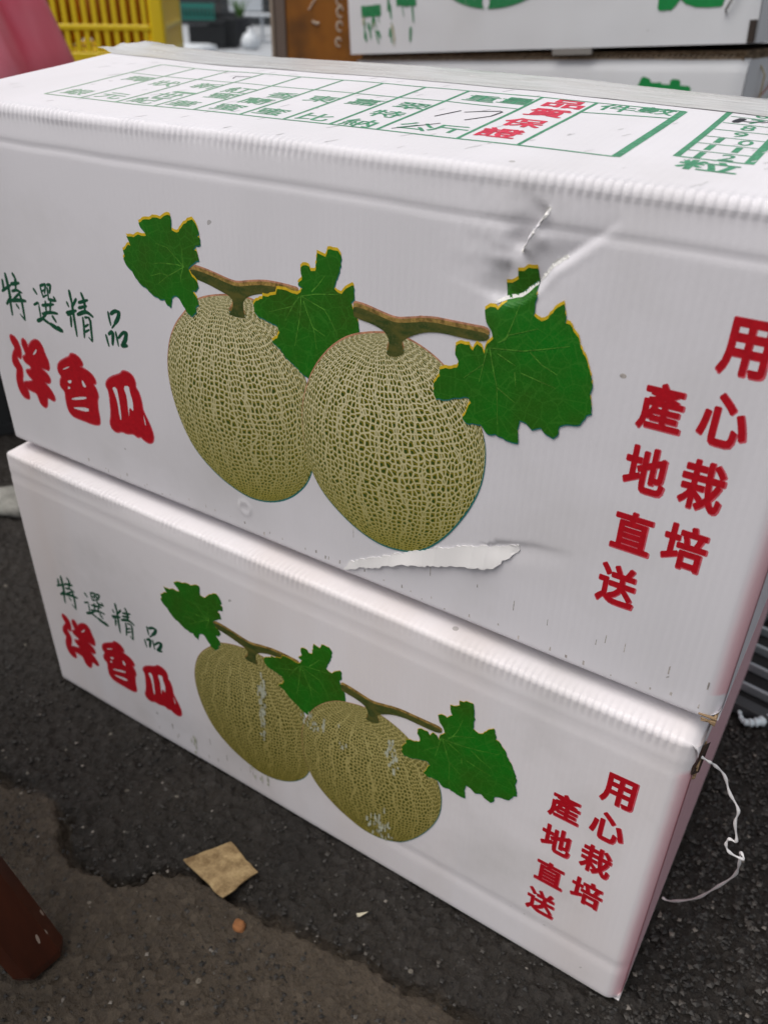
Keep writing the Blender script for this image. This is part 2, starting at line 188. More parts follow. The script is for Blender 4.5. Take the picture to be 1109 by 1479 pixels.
# ---------------------------------------------------------------- the carton's surface
W, DEP, RID = 2.159, 1.5, .75
RF = .014                                   # radius of the fold along the top of the front
FL = .0158                                  # pitch of the corrugation
def front_y(u, v, up):
    y = -.006*np.sin(np.pi*np.clip(u/W, 0, 1))*np.sin(np.pi*np.clip(v, 0, 1))+.006*fbm(u*2.2+3, v*2.2, 2, 11 if up else 5)
    if up:
        d, s, t = seg_dist(u, v, DENT['tear'])
        wn = np.clip(np.minimum(t*6, (1-t)*9), 0, 1)
        y = y+wn*np.where(s < 0, 0.013*np.exp(-d/.020)*np.exp(-(d/.08)**2), -.006*np.exp(-(d/.010)**2)+.0)
        d, s, t = seg_dist(u, v, DENT['ridge1']); y = y-.006*np.clip(np.minimum(t*4, (1-t)*4), 0, 1)*np.exp(-(d/.016)**2)
        d, s, t = seg_dist(u, v, DENT['crease'])
        wn = np.clip(np.minimum(t*2.2, (1-t)*8), 0, 1)
        y = y+wn*np.where(s < 0, .013*np.exp(-d/.035), .013*np.exp(-d/.010)-.003*np.exp(-((d-.012)/.01)**2))
        d, s, t = seg_dist(u, v, DENT['left']); y = y+.009*np.clip(np.minimum(t*4, (1-t)*8), 0, 1)*np.where(s > 0, np.exp(-d/.012), np.exp(-d/.03))
        for k, r, a in (('hollow', .020, .007), ('hollow2', .024, .007), ('hollow3', .035, .004)):
            cu, cv = DENT[k][0]; y = y+a*np.exp(-((u-cu)**2+(v-cv)**2*.6)/r**2)
        # crinkle round the dent
        g = np.exp(-((u-1.62)**2+(v-.87)**2)/.10**2); y = y+.003*g*(.5-2*np.abs(fbm(u*22, v*22, 3, 3)))
        # dimple where the paper tore above the bottom edge
        d, s, t = seg_dist(u, v, [(1.66, .238), (1.74, .262), (1.83, .272)]); y = y+.006*(1-t)*np.where(s > 0, np.exp(-(d/.008)**2), np.exp(-(d/.03)**2))
        cu, cv = .955, .078; y = y-.002*np.exp(-((np.hypot(u-cu, (v-cv))-.018)/.006)**2)
    else:
        y = y+.003*np.exp(-((v-.15)/.014)**2)*np.clip((u-1.2)*3, 0, 1)
    # second, softer crease a little under the fold
    y = y+.0022*np.exp(-((v-.885-.006*fbm(u*4, u*0, 2, 6))/.007)**2)+.003*np.clip((v-.89)/.05, 0, 1)
    return y
TSX = np.array([0, .5, 1, 1.4, 1.9, 2.2]); TSS = np.array([.115, .1, .104, .097, .077, .07])
def top_z(x, y, up):
    if up: return .962+np.maximum(y+.044, 0)*np.interp(x, TSX, TSS)+.003*fbm(x*5, y*5, 2, 21)
    return .962+.018*np.minimum(y, .3)/.3+0*x
def profile(up):
    """rows: (y, z, normal y, normal z, fold weight); z measured from the bottom of the carton"""
    rows = []; rb = .012
    for a in np.linspace(0, math.pi/2, 4)[:-1]: rows.append((rb-rb*math.sin(a), rb-rb*math.cos(a), -math.sin(a), -math.cos(a), 0))
    zt = .962-RF
    n = 150 if up else 60
    for z in np.linspace(rb, zt, n)[:-1]: rows.append((0, z, -1, 0, float(np.clip((z-zt+.025)/.025, 0, 1))**2*.5))
    for a in np.linspace(0, math.pi/2, 13): rows.append((RF-RF*math.cos(a), zt+RF*math.sin(a), -math.cos(a), math.sin(a), 1-.0*abs(a)))
    for y in np.concatenate([np.linspace(RF, .16, 9)[1:], np.linspace(.16, RID, 26 if up else 6)[1:]]):
        rows.append((y, .962, 0, 1, float(np.clip(1-(y-RF)/.025, 0, 1))**1.5))
    return np.array(rows)
RL, RR = .012, .040                          # rounding of the left and right upright edges
def sheet(up):
    P = profile(up)
    nx = 900 if up else 900
    xs = np.concatenate([RL*(1-np.cos(np.linspace(0, math.pi/2, 5)))[:-1], np.linspace(RL, W-RR, nx), (W-RR+RR*np.sin(np.linspace(0, math.pi/2, 10)))[1:]])
    e = np.where(xs < RL, RL-np.sqrt(np.maximum(RL**2-(RL-xs)**2, 0)), np.where(xs > W-RR, RR-np.sqrt(np.maximum(RR**2-(xs-W+RR)**2, 0)), 0))
    X, Yp = np.meshgrid(xs, P[:, 0]); Zp = np.broadcast_to(P[:, 1:2], X.shape); NY = np.broadcast_to(P[:, 2:3], X.shape); NZ = np.broadcast_to(P[:, 3:4], X.shape); F = P[:, 4:5]
    E = np.broadcast_to(e[None], X.shape)
    fl = .0030*np.minimum(F, 1)*(np.abs(np.sin(np.pi*X/FL+.35*vnoise(X*9, X*0, 2)))-.5)*(.25+1.3*vnoise(X*14, Yp*5+Zp*5, 4)*vnoise(X*3.3, Yp*0, 14)*1.6)
    wob = .010*F*fbm(X*3.1, X*0+1.7, 3, 8 if up else 9)
    fy = front_y(X, Zp, up)*np.clip(-NY, 0, 1); tz = (top_z(X, Yp, up)-.962)*np.clip(NZ, 0, 1)
    out = fl+wob
    Y = Yp-NY*(E-out)*1.0+fy; Z = Zp-NZ*(E-out)+tz
    V = np.stack([X, Y, Z], -1)
    ny, nxx = X.shape; i = np.arange(ny-1)[:, None]*nxx+np.arange(nxx-1)[None]
    Fc = np.stack([i, i+1, i+nxx+1, i+nxx], -1).reshape(-1, 4)
    # the pink of the side starts raggedly on the rounded right edge
    pk = np.clip((X-(W-.034+.006*fbm(Zp*9, Zp*0, 3, 4)))/.030, 0, 1); pk = pk*pk*(3-2*pk)
    pk = pk*(Zp > (.060+.03*fbm(X*50, Zp*30, 2, 1) if up else .02))*(Zp < .87)
    return V, Fc, pk.ravel(), xs

# ---------------------------------------------------------------- prints laid on the carton
def inside(px, py, poly):
    r = np.zeros(px.shape, bool); n = len(poly)
    for i in range(n):
        (x1, y1), (x2, y2) = poly[i], poly[(i+1) % n]
        if y1 == y2: continue
        c = ((y1 > py) != (y2 > py)) & (px < (x2-x1)*(py-y1)/(y2-y1)+x1); r ^= c
    return r
def fill(polys, holes=(), step=.02):
    """triangles covering the union of polys minus holes, with inner points every step"""
    pts = []; edges = []
    for pl in list(polys)+list(holes):
        k = len(pts); pts += [Vector(p) for p in pl]; edges += [(k+i, k+(i+1) % len(pl)) for i in range(len(pl))]
    a = np.array([tuple(p) for p in pts]); lo, hi = a.min(0), a.max(0)
    gx, gy = np.meshgrid(np.arange(lo[0]+step*.37, hi[0], step), np.arange(lo[1]+step*.41, hi[1], step)); gx = gx.ravel(); gy = gy.ravel()
    m = np.zeros(gx.shape, bool)
    for pl in polys: m |= inside(gx, gy, pl)
    pts += [Vector((x, y)) for x, y in zip(gx[m], gy[m])]
    v, e, f, *_ = geometry.delaunay_2d_cdt(pts, edges, [], 0, 1e-6)
    v = np.array([tuple(p) for p in v]); f = np.array([q for q in f if len(q) == 3])
    c = v[f].mean(1); m = np.zeros(len(c), bool)
    for pl in polys: m |= inside(c[:, 0], c[:, 1], pl)
    for pl in holes: m &= ~inside(c[:, 0], c[:, 1], pl)
    return v, f[m]
def stroke(line, w, taper=.55):
    """polygon along a brush stroke: full at the start, thinner at the end"""
    p = [Vector(q) for q in line]; n = len(p); L = []; R = []
    if n == 2: p = [p[0], p[0].lerp(p[1], .35), p[0].lerp(p[1], .7), p[1]]; n = 4
    for i in range(n):
        t = (p[min(i+1, n-1)]-p[max(i-1, 0)]).normalized(); nn = Vector((-t.y, t.x)); k = i/(n-1)
        r = w/2*(.75 if i == 0 else 1.05-(1-taper)*k); L.append(p[i]+nn*r); R.append(p[i]-nn*r)
    t0 = (p[0]-p[1]).normalized()*w*.28; t1 = (p[-1]-p[-2]).normalized()*w*.22
    return [tuple(q) for q in [p[0]+t0]+L+[p[-1]+t1]+R[::-1]]
def smooth_poly(pl, it=1):
    for _ in range(it):
        o = []
        for a, b in zip(pl, pl[1:]+pl[:1]): o += [(a[0]*.75+b[0]*.25, a[1]*.75+b[1]*.25), (a[0]*.25+b[0]*.75, a[1]*.25+b[1]*.75)]
        pl = o
    return pl
def rag(pl, amp, step, seed):
    """adds small saw teeth to an outline"""
    r = random.Random(seed); o = []
    for a, b in zip(pl, pl[1:]+pl[:1]):
        n = max(1, int(math.dist(a, b)/step)); dx, dy = b[0]-a[0], b[1]-a[1]; l = math.hypot(dx, dy)+1e-9
        for i in range(n):
            t = i/n; q = r.uniform(-amp, amp) if i else 0; o.append((a[0]+dx*t-dy/l*q, a[1]+dy*t+dx/l*q))
    return o
_gl = {}
def glyph(ch, bold=0.0):
    """a character from Blender's own font, its strokes thickened by bold; scaled into the unit square"""
    if (ch, bold) not in _gl:
        c = bpy.data.curves.new('glyph', 'FONT'); c.body = ch; c.resolution_u = 3
        o = bpy.data.objects.new('glyph', c); C.objects.link(o); bpy.context.view_layer.update()
        me = bpy.data.meshes.new_from_object(o.evaluated_get(bpy.context.evaluated_depsgraph_get()))
        v = np.empty(len(me.vertices)*3); me.vertices.foreach_get('co', v); v = v.reshape(-1, 3)[:, :2]
        f = [tuple(p.vertices) for p in me.polygons]
        bpy.data.objects.remove(o); bpy.data.curves.remove(c); bpy.data.meshes.remove(me)
        if bold:
            ec = {}
            for q in f:
                for i in range(len(q)): k = tuple(sorted((q[i], q[(i+1) % len(q)]))); ec[k] = ec.get(k, 0)+1
            rim = [k for k, n in ec.items() if n == 1 and math.dist(v[k[0]], v[k[1]]) > 1e-5]; polys = []
            for i, j in rim:
                a, b = v[i], v[j]; d = (b-a)/np.linalg.norm(b-a); nn = np.array([-d[1], d[0]])*bold; e = d*bold*.75
                polys.append([tuple(p) for p in (a-e*.6+nn, a-e*1.2, a-e*.6-nn, b+e*.6-nn, b+e*1.2, b+e*.6+nn)])
            tri = [[tuple(v[i]) for i in q] for q in f]
            v, f = fill(polys+tri, (), 9); f = [tuple(q) for q in f]
        lo, hi = v.min(0), v.max(0); _gl[(ch, bold)] = ((v-lo)/(hi-lo), f)
    return _gl[(ch, bold)]
class Print:
    """flat ink: patches of (points, faces, height above the board, material slot)"""
    def __init__(s): s.v = []; s.f = []; s.m = []; s.h = []; s.n = 0; s.uv = []
    def add(s, v, f, h=.0006, m=0, uv=None):
        v = np.asarray(v, float); s.v.append(v); s.h.append(np.full(len(v), h)); s.f += [tuple(int(i)+s.n for i in q) for q in f]; s.m += [m]*len(f); s.n += len(v)
        s.uv.append(np.zeros((len(v), 2)) if uv is None else uv); return s
    def poly(s, polys, holes=(), h=.0006, m=0, step=.03): v, f = fill(polys, holes, step); return s.add(v, f, h, m)
    def char(s, ch, box, bold=0, h=.0006, m=0, shear=0):
        v, f = glyph(ch, bold); x0, y0, x1, y1 = box
        return s.add(np.stack([x0+v[:, 0]*(x1-x0)+shear*(v[:, 1]-.5)*(y1-y0), y0+v[:, 1]*(y1-y0)], 1), f, h, m)
    def onfront(s, name, mats, parent, up, uv=False):
        v = np.concatenate(s.v); h = np.concatenate(s.h)*.22
        return s._mk(name, np.stack([v[:, 0], front_y(v[:, 0], v[:, 1], up)-h, v[:, 1]], 1), mats, parent, uv)
    def ontop(s, name, mats, parent, up=True):
        v = np.concatenate(s.v); h = np.concatenate(s.h)*.3
        return s._mk(name, np.stack([v[:, 0], v[:, 1], top_z(v[:, 0], v[:, 1], up)+h], 1), mats, parent, False)
    def _mk(s, name, co, mats, parent, uv):
        fs = []
        for q in s.f:                                       # faces look outwards
            fs.append(q)
        o = obj(name, co*U, fs, mats, parent, s.m, uv=np.concatenate(s.uv) if uv else None)
        return o

# ---------------------------------------------------------------- inks and board
PINKC = (.70, .43, .465)
def board(name, col, grime, warm):
    m = mat(name, col, .55, .32); t = NT(m); o = t.tc.outputs['Object']
    n1 = t.noise(t.mapping(o, (9, 9, 9)), 1, 5, .6); n2 = t.noise(t.mapping(o, (13, 6, 3), (3, 1, 0)), 1, 3, .5)
    c = t.mix(t.ramp(n2, [(.42, (0, 0, 0)), (.75, (1, 1, 1))]), col, warm)
    c = t.mix(t.math('MULTIPLY', t.ramp(n1, [(.52, (0, 0, 0)), (.80, (1, 1, 1))]), grime), c, (.42, .40, .38))
    sp = t.n('TexVoronoi', {'Vector': t.mapping(o, (60, 60, 60)), 'Scale': 1.0}); spn = t.noise(t.mapping(o, (30, 30, 30)), 1, 2)
    spot = t.math('MULTIPLY', t.math('LESS_THAN', sp.outputs['Distance'], .09), t.math('GREATER_THAN', spn, .60))
    c = t.mix(t.math('MULTIPLY', spot, .55), c, (.22, .20, .18))
    c = t.mix(t.n('Attribute', attribute_name='pink').outputs['Fac'], c, PINKC)
    t.link(c, 'Base Color')
    t.link(t.ramp(n1, [(.3, (.48,)*3), (.7, (.62,)*3)]), 'Roughness')
    wv = t.n('TexWave', {'Vector': o, 'Scale': math.tau/(20*FL*U), 'Distortion': .25, 'Detail': 1.0}, wave_type='BANDS', bands_direction='X').outputs['Fac']
    fine = t.noise(t.mapping(o, (900, 900, 420)), 1, 3, .6)
    b1 = t.bump(wv, .13, .0003); b2 = t.bump(fine, .22, .0003, b1); t.bump(n2, .2, .006, b2)
    return m
def ink(name, col, wear=.0, var=.15, rough=.42):
    m = mat(name, col, rough+.1, .3); t = NT(m); o = t.tc.outputs['Object']
    n = t.noise(t.mapping(o, (420, 420, 420)), 1, 3, .7)
    c = t.mix(t.ramp(n, [(.35, (0, 0, 0)), (.7, (1, 1, 1))]), tuple(k*(1-var) for k in col), tuple(min(1, k*(1+var)+.01*var) for k in col))
    if wear:
        n2 = t.noise(t.mapping(o, (700, 700, 160)), 1, 4, .75)
        c = t.mix(t.ramp(n2, [(1-wear-.06, (0, 0, 0)), (1-wear, (1, 1, 1))]), c, (.70, .69, .67))
    t.link(c, 'Base Color'); return m
WHITE = board('white_coated_board', (.715, .695, .73), .34, (.645, .63, .655))
WHITE2 = board('white_coated_board_soiled', (.765, .73, .75), .5, (.69, .62, .60))
PINK = ink('pink_side_board', PINKC, 0, .12, .38)  # pink colour of the right side panel
KRAFT = mat('brown_kraft_core', (.30, .20, .11), .85)
RED = ink('red_ink', (.44, .003, .012), .0, .12)
REDRIM = ink('light_red_rim_ink', (.58, .10, .13), .0, .2)
GREEN = ink('dark_green_ink', (.004, .075, .035), .0, .2)
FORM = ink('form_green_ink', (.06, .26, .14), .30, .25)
def form_glare():  # glare painted into the form ink: paler towards the left end
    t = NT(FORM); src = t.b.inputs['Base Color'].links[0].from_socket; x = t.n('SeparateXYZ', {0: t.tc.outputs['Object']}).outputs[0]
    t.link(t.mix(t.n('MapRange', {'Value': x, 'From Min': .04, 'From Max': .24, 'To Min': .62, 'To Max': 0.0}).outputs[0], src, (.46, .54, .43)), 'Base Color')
form_glare()
FORMRED = ink('form_red_ink', (.60, .03, .07), .22, .2)
YEL = ink('yellow_plate_ink', (.66, .44, .02), 0, .15)
BROWN = ink('vine_brown_ink', (.30, .19, .05), 0, .5)
TEAL = ink('cyan_plate_ink', (.02, .16, .15), 0, .2)
SALM = ink('salmon_plate_ink', (.50, .24, .14), 0, .35)
MARK = ink('black_marker_ink', (.02, .02, .025), 0, .2)
VEIN = ink('leaf_vein_ink', (.07, .22, .02), 0, .4)
SOIL = ink('brown_soil', (.45, .41, .385), 0, .5, .7); RUB = ink('rubbed_print', (.46, .47, .36), 0, .3, .6)
PAPER = mat('torn_white_paper', (.72, .71, .685), .8)
def leaf_ink():
    m = mat('leaf_green_ink', (.006, .11, .012), .42, .4); t = NT(m); o = t.tc.outputs['Object']
    n = t.noise(t.mapping(o, (1100, 1100, 1100)), 1, 2, .8); n2 = t.noise(t.mapping(o, (26, 26, 26)), 1, 4, .6)
    c = t.mix(t.ramp(n2, [(.35, (0, 0, 0)), (.7, (1, 1, 1))]), (.002, .15, .004), (.026, .082, .002))
    vo = t.n('TexVoronoi', {'Vector': t.mapping(o, (170, 170, 170)), 'Scale': 1.0}, feature='DISTANCE_TO_EDGE').outputs['Distance']
    c = t.mix(t.math('MULTIPLY', t.math('LESS_THAN', vo, .035), .30), c, (.05, .21, .02))
    t.link(t.mix(t.math('MULTIPLY', t.ramp(n, [(.45, (0, 0, 0)), (.85, (1, 1, 1))]), .7), c, (.04, .19, .015)), 'Base Color'); return m
LEAF = leaf_ink()
def vine_ink():
    m = mat('vine_ink', (.06, .06, .015), .42, .4); t = NT(m); o = t.tc.outputs['Object']
    n = t.noise(t.mapping(o, (1000, 1000, 1000)), 1, 2, .8); n2 = t.noise(t.mapping(o, (90, 90, 260)), 1, 3, .6)
    c = t.mix(t.ramp(n2, [(.4, (0, 0, 0)), (.62, (1, 1, 1))]), (.035, .060, .012), (.10, .095, .020))
    t.link(t.mix(t.ramp(n, [(.5, (0, 0, 0)), (.75, (1, 1, 1))]), c, (.10, .10, .03)), 'Base Color'); return m
VINE = vine_ink()
def melon_ink(name, dark, mid, tan, net, olive, fringe, rows, veins):
    """halftone picture of a netted melon (UV = longitude, latitude): fine net in rows, a few long upright cracks, ink dots"""
    m = mat(name, mid, .52, .3); t = NT(m); uv = t.tc.outputs['UV']
    wn = t.n('TexNoise', {'Vector': uv, 'Scale': 3.2, 'Detail': 1.0})
    wv = t.n('VectorMath', {0: wn.outputs['Color'], 1: (.085, .06, 0)}, operation='MULTIPLY').outputs[0]
    p = t.n('VectorMath', {0: uv, 1: wv}, operation='ADD').outputs[0]
    def net_at(off): return t.n('TexVoronoi', {'Vector': t.mapping(p, (rows, rows*1.12, 1), off), 'Scale': 1.0, 'Randomness': .62}, voronoi_dimensions='2D', feature='DISTANCE_TO_EDGE').outputs['Distance']
    lat = t.n('SeparateXYZ', {0: uv}).outputs[1]; n = t.noise(uv, 150, 2, .8); n7 = t.noise(uv, 9, 3)
    hi = t.ramp(t.math('MULTIPLY_ADD', lat, .75, .45), [(.05, (0, 0, 0)), (.85, (1, 1, 1))])
    d = t.math('ADD', net_at((0, 0, 0)), t.math('MULTIPLY', t.math('SUBTRACT', n7, .5), .10))
    netc = t.mix(hi, olive, net)
    w1 = t.ramp(d, [(.10, (1, 1, 1)), (.17, (0, 0, 0))]); w2 = t.ramp(d, [(.16, (1, 1, 1)), (.30, (0, 0, 0))])
    f2 = t.ramp(net_at((.26, .32, 0)), [(.05, (1, 1, 1)), (.15, (0, 0, 0))])
    c = t.mix(w2, t.mix(n7, dark, mid), tan)
    c = t.mix(t.math('MULTIPLY', f2, .55), c, fringe); c = t.mix(w1, c, netc)
    sx = t.n('SeparateXYZ', {0: p}).outputs
    fr = t.math('FRACT', t.math('MULTIPLY_ADD', sx[0], veins, t.math('MULTIPLY', t.noise(t.mapping(uv, (3, 6, 1)), 1, 2), 1.2)))
    vd = t.math('ABSOLUTE', t.math('SUBTRACT', fr, .5)); c = t.mix(t.math('MULTIPLY', t.ramp(vd, [(.030, (1, 1, 1)), (.062, (0, 0, 0))]), .85), c, netc)
    c = t.mix(t.math('MULTIPLY', t.ramp(n, [(.50, (0, 0, 0)), (.76, (1, 1, 1))]), .40), c, tuple(k*.7 for k in fringe))
    t.link(c, 'Base Color'); return m
MELON = melon_ink('melon_picture_ink', (.008, .042, .008), (.036, .072, .008), (.145, .150, .030), (.68, .62, .39), (.30, .27, .06), (.36, .26, .012), 26, 6.5)
MELON2 = melon_ink('melon_picture_ink_olive', (.022, .040, .005), (.055, .065, .007), (.125, .115, .020), (.50, .43, .17), (.27, .22, .045), (.22, .17, .015), 28, 5.0)

def ball_uv(v, poly, ca, tilt=.35):
    """longitude / latitude of a ball drawn inside the outline"""
    a = np.array(poly); c = a.mean(0); lo, hi = a.min(0), a.max(0); c = (lo+hi)/2; r = (hi-lo)/2*1.03
    q = (v-c)/r; ang = ca; x = q[:, 0]*math.cos(ang)+q[:, 1]*math.sin(ang); y = -q[:, 0]*math.sin(ang)+q[:, 1]*math.cos(ang)
    l = np.hypot(x, y); k = np.where(l > .995, .995/np.maximum(l, 1e-6), 1); x *= k; y *= k
    z = np.sqrt(1-x*x-y*y)
    Y = y*math.cos(tilt)+z*math.sin(tilt); Z = z*math.cos(tilt)-y*math.sin(tilt)
    Y = np.clip(Y, -.999, .999)
    return np.stack([np.arctan2(x, Z)/1.6, np.arcsin(Y)/1.6], 1)

def melon_carton(name, label, loc, up, rot=0):
    wh = WHITE if up else WHITE2
    T = thing(name, label, 'carton', loc, (0, 0, rot), 'melon cartons stacked two high')
    V, Fc, pk, xs = sheet(up)
    body = obj('front_panel', V.reshape(-1, 3)*U, Fc, wh, T, smooth=True)
    at_ = body.data.attributes.new('pink', 'FLOAT', 'POINT'); at_.data.foreach_set('value', pk.astype(np.float32))
    # sides: from the edge of the sheet back to the rear
    for nm, col, m in (('side_panel', 0, wh), ('side_panel', -1, PINK)):
        ed = V[:, col]; x = ed[:, 0].mean(); n = len(ed); k = 6
        ys = np.linspace(0, 1, k)
        pts = []; 
        for i in range(n):
            y0, z0 = ed[i, 1], ed[i, 2]; z1 = min(z0, .955) if z0 < .955 else z0
            for t_ in ys: pts.append((ed[i, 0]+.006*math.sin(math.pi*t_)*(1 if col else -1)*math.sin(math.pi*min(1, z0)), y0+(max(DEP, y0)-y0)*t_, z0))
        lid = [(p_[1], p_[2]) for p_ in ed if p_[1] > RF+.004]; k0 = len(pts)
        rear = [(y_, float(top_z(np.array(x), np.array(RID*2-y_ if up else RID), up))-.004) for y_ in np.linspace(RID+.01, DEP, 10)]
        for y_, z_ in lid+rear: pts += [(x, y_, z_-.001), (x, y_, .93)]
        nl = len(lid+rear); gab = [(k0+2*j, k0+2*j+1, k0+2*j+3, k0+2*j+2) for j in range(nl-1)]
        zz = ed[:, 2]; keep = [i for i in range(n) if ed[i, 1] <= .2]
        fs = [(i*k+j, i*k+j+1, (i+1)*k+j+1, (i+1)*k+j) if col else (i*k+j, (i+1)*k+j, (i+1)*k+j+1, i*k+j+1) for i in keep[:-1] for j in range(k-1)]+gab
        obj(nm, np.array(pts)*U, fs, [m, wh], T, [int(pts[q[0]][2] > .865 or (up and pts[q[0]][2] < .36)) for q in fs], smooth=True)
    # rear half of the lid, rear panel, bottom
    xs2 = np.linspace(0, W, 30); ys2 = np.linspace(RID+.006, DEP, 12)
    gx, gy = np.meshgrid(xs2, ys2); gz = (top_z(gx, RID*2-gy, up)-.004) if up else top_z(gx, gy*0+RID, up)-.004
    i = (np.arange(11)[:, None]*30+np.arange(29)[None]).ravel()
    obj('rear_flap', np.stack([gx, gy, gz], -1).reshape(-1, 3)*U, np.stack([i, i+1, i+31, i+30], 1), wh, T, smooth=True)
    gz2 = gz[-1]
    rv = [(x, DEP, z) for x, z in zip(xs2, gz2)]+[(x, DEP, .002) for x in xs2]
    obj('rear_panel', np.array(rv)*U, [(j+1, j, j+30, j+31) for j in range(29)], wh, T)
    b = MB(); b.add([(0, .014, .001), (W, .014, .001), (W, DEP, .001), (0, DEP, .001)], [(0, 3, 2, 1)]); b.build('bottom_panel', wh, T)
    # ---- the picture
    sh = .0038 if up else .0008; bp = .0005                 # plates printed out of register
    def shift(pl, dx, dy): return [(x+dx, y+dy) for x, y in pl]
    def melon(pl, ang, h, seed):
        P = Print(); pl = smooth_poly(pl, 2)
        P.poly([shift(pl, .002, -.004 if up else -.001)], h=h, m=1, step=.012); P.poly([shift(pl, -.001, .004 if up else .001)], h=h+bp*.5, m=2, step=.012)
        v, f = fill([pl], (), .012); P.add(v, f, h+bp, 0, ball_uv(v, pl, ang)+np.array([seed, 0]))
        P.onfront('melon_print', [MELON if up else MELON2, TEAL, SALM], T, up, True)
    def leaf(pl, veins, h, seed):
        P = Print(); pl = rag(pl, .0016, .006, seed); bp = .0018 if up and seed == 3 else .0005
        P.poly([shift(pl, -.0008, .0018 if up else .0006)], h=h, m=1, step=.0045 if up and seed == 3 else .02); P.poly([shift(pl, .001, -.0068 if up else -.0014)], h=h+bp, m=2, step=.0045 if up and seed == 3 else .02); P.poly([shift(pl, 0, -.0042 if up else -.0006)], h=h+2*bp, m=0, step=.0045 if up and seed == 3 else .02)
        for ln in veins: P.add(*fill([stroke([(x+random.uniform(-.002, .002), y+random.uniform(-.002, .002)) for x, y in ln], .0030, .3)], (), .03), h+3*bp, 3)
        P.onfront('leaf_print', [LEAF, YEL, TEAL, VEIN], T, up)
    def vine(pl, h, seed):
        P = Print(); pl = smooth_poly(pl, 2); q = np.array(pl); tg = np.roll(q, -1, 0)-np.roll(q, 1, 0); tg /= np.linalg.norm(tg, axis=1)[:, None]+1e-9; ar = np.sum(q[:, 0]*np.roll(q[:, 1], -1)-q[:, 1]*np.roll(q[:, 0], -1))
        q = q+np.stack([-tg[:, 1], tg[:, 0]], 1)*(.0042 if ar > 0 else -.0042); pl = rag([tuple(v) for v in q], .001, .006, seed)
        st = .015
        P.poly([shift(pl, 0, -.004 if up else -.002)], h=h, m=2, step=st); P.poly([shift(pl, 0, .003 if up else .001)], h=h+bp*.7, m=1, step=st)
        P.poly([shift(pl, 0, -.001)], h=h+bp*1.4, m=3, step=st); P.poly([shift(pl, 0, -.009 if up else -.007)], h=h+bp*2.1, m=0, step=st)
        P.onfront('vine_print', [VINE, SALM if up else BROWN, TEAL if up else VINE, BROWN], T, up)
    melon(MEL1, .10, .0006, 0.0)
    vine(VINE1, .0018, 1); leaf(LEAF1, VEIN1, .0034, 1); leaf(LEAF2, VEIN2, .0034, 2)
    melon(MEL2, .12, .0056, 3.7)
    vine(VINE2, .0068, 2); leaf(LEAF3, VEIN3, .0084, 3)
    # ---- the lettering
    P = Print()
    for line, w_ in BRUSH: P.add(*fill([smooth_poly(stroke(line, w_*1.32), 1)], (), .05), .0006+.00002*(len(P.v) % 24), 0)
    P.onfront('brush_lettering', GREEN, T, up)
    P = Print()
    for ol, hs in TITLE:
        o2 = smooth_poly(ol, 2); rim = [stroke([a, b], .0075, 1) for a, b in zip(o2, o2[1:]+o2[:1])]
        c = np.array(o2).mean(0)
        P.poly(rim[::2]+rim[1::2], (), .0006, 1, .1); P.poly([o2], [smooth_poly(q, 1) for q in hs], .0012, 0, .04)
    P.onfront('title_lettering', [RED, REDRIM], T, up)
    P = Print()
    for ch, (x0, y0, x1, y1) in SLOGAN:
        e = .0022; P.char(ch, (x0-e+.0012, y0-e-.0008, x1+e+.0012, y1+e-.0008), .038, .0006, 1); P.char(ch, (x0, y0, x1, y1), .031, .0012, 0)
    P.onfront('slogan_lettering', [RED, REDRIM], T, up)
    # ---- rubbed spots, soil
    r = random.Random(5 if up else 9); P = Print()
    def dash(u, v, wd, ht, m=0): P.add([(u, v), (u+wd, v+r.uniform(-.3, .3)*wd), (u+wd*r.uniform(.6, 1.2), v+ht), (u+r.uniform(-.2, .4)*wd, v+ht*r.uniform(.8, 1.1))], [(0, 1, 2, 3)], .010 if m else .0007, m)
    if up:
        u = .3
        while u < 2.1: u += r.uniform(.010, .075); dash(u, .012+r.uniform(0, .018), r.uniform(.002, .005), r.uniform(.003, .012))
        u = 1.25
        while u < 2.1:
            u += r.uniform(.012, .12); dash(u, .11-(u-1.25)*.03+r.uniform(-.012, .012), r.uniform(.0015, .003), r.uniform(.008, .03))
        P.add(*fill([[(1.853+.006*math.cos(a), .664+.0045*math.sin(a)) for a in np.linspace(0, 5.8, 10)]], (), .1), .0007, 0)
    else:
        u = 1.35
        while u < 2.05: u += r.uniform(.008, .03); dash(u, .148-.0*(u-1.35)+r.uniform(-.003, .003), r.uniform(.003, .009), r.uniform(.002, .006))
        for _ in range(14): dash(r.uniform(.5, 1.0), r.uniform(.03, .12), r.uniform(.002, .004), r.uniform(.01, .035))
    s_ = P.onfront('soil_marks', [SOIL, PAPER], T, up); s_['kind'] = 'stuff'
    if not up:
        P = Print()
        for cu, cv, su, sv, n in RUBS:
            for _ in range(n):
                u, v = r.gauss(cu, su*.5), r.gauss(cv, sv*.5); dash(u, v, r.uniform(.003, .008), r.uniform(.008, .026), 1)
        s_ = P.onfront('rubbed_paper', [SOIL, RUB], T, up); s_['kind'] = 'stuff'
    return T
RUBS = [(1.020, .50, .014, .06, 26), (1.010, .38, .012, .12, 34), (1.2015, .475, .05, .035, 22), (1.455, .51, .025, .07, 22), (1.427, .18, .045, .05, 34), (1.30, .45, .02, .02, 4), (.687, .066, .02, .06, 8), (.98, .085, .06, .03, 8)]

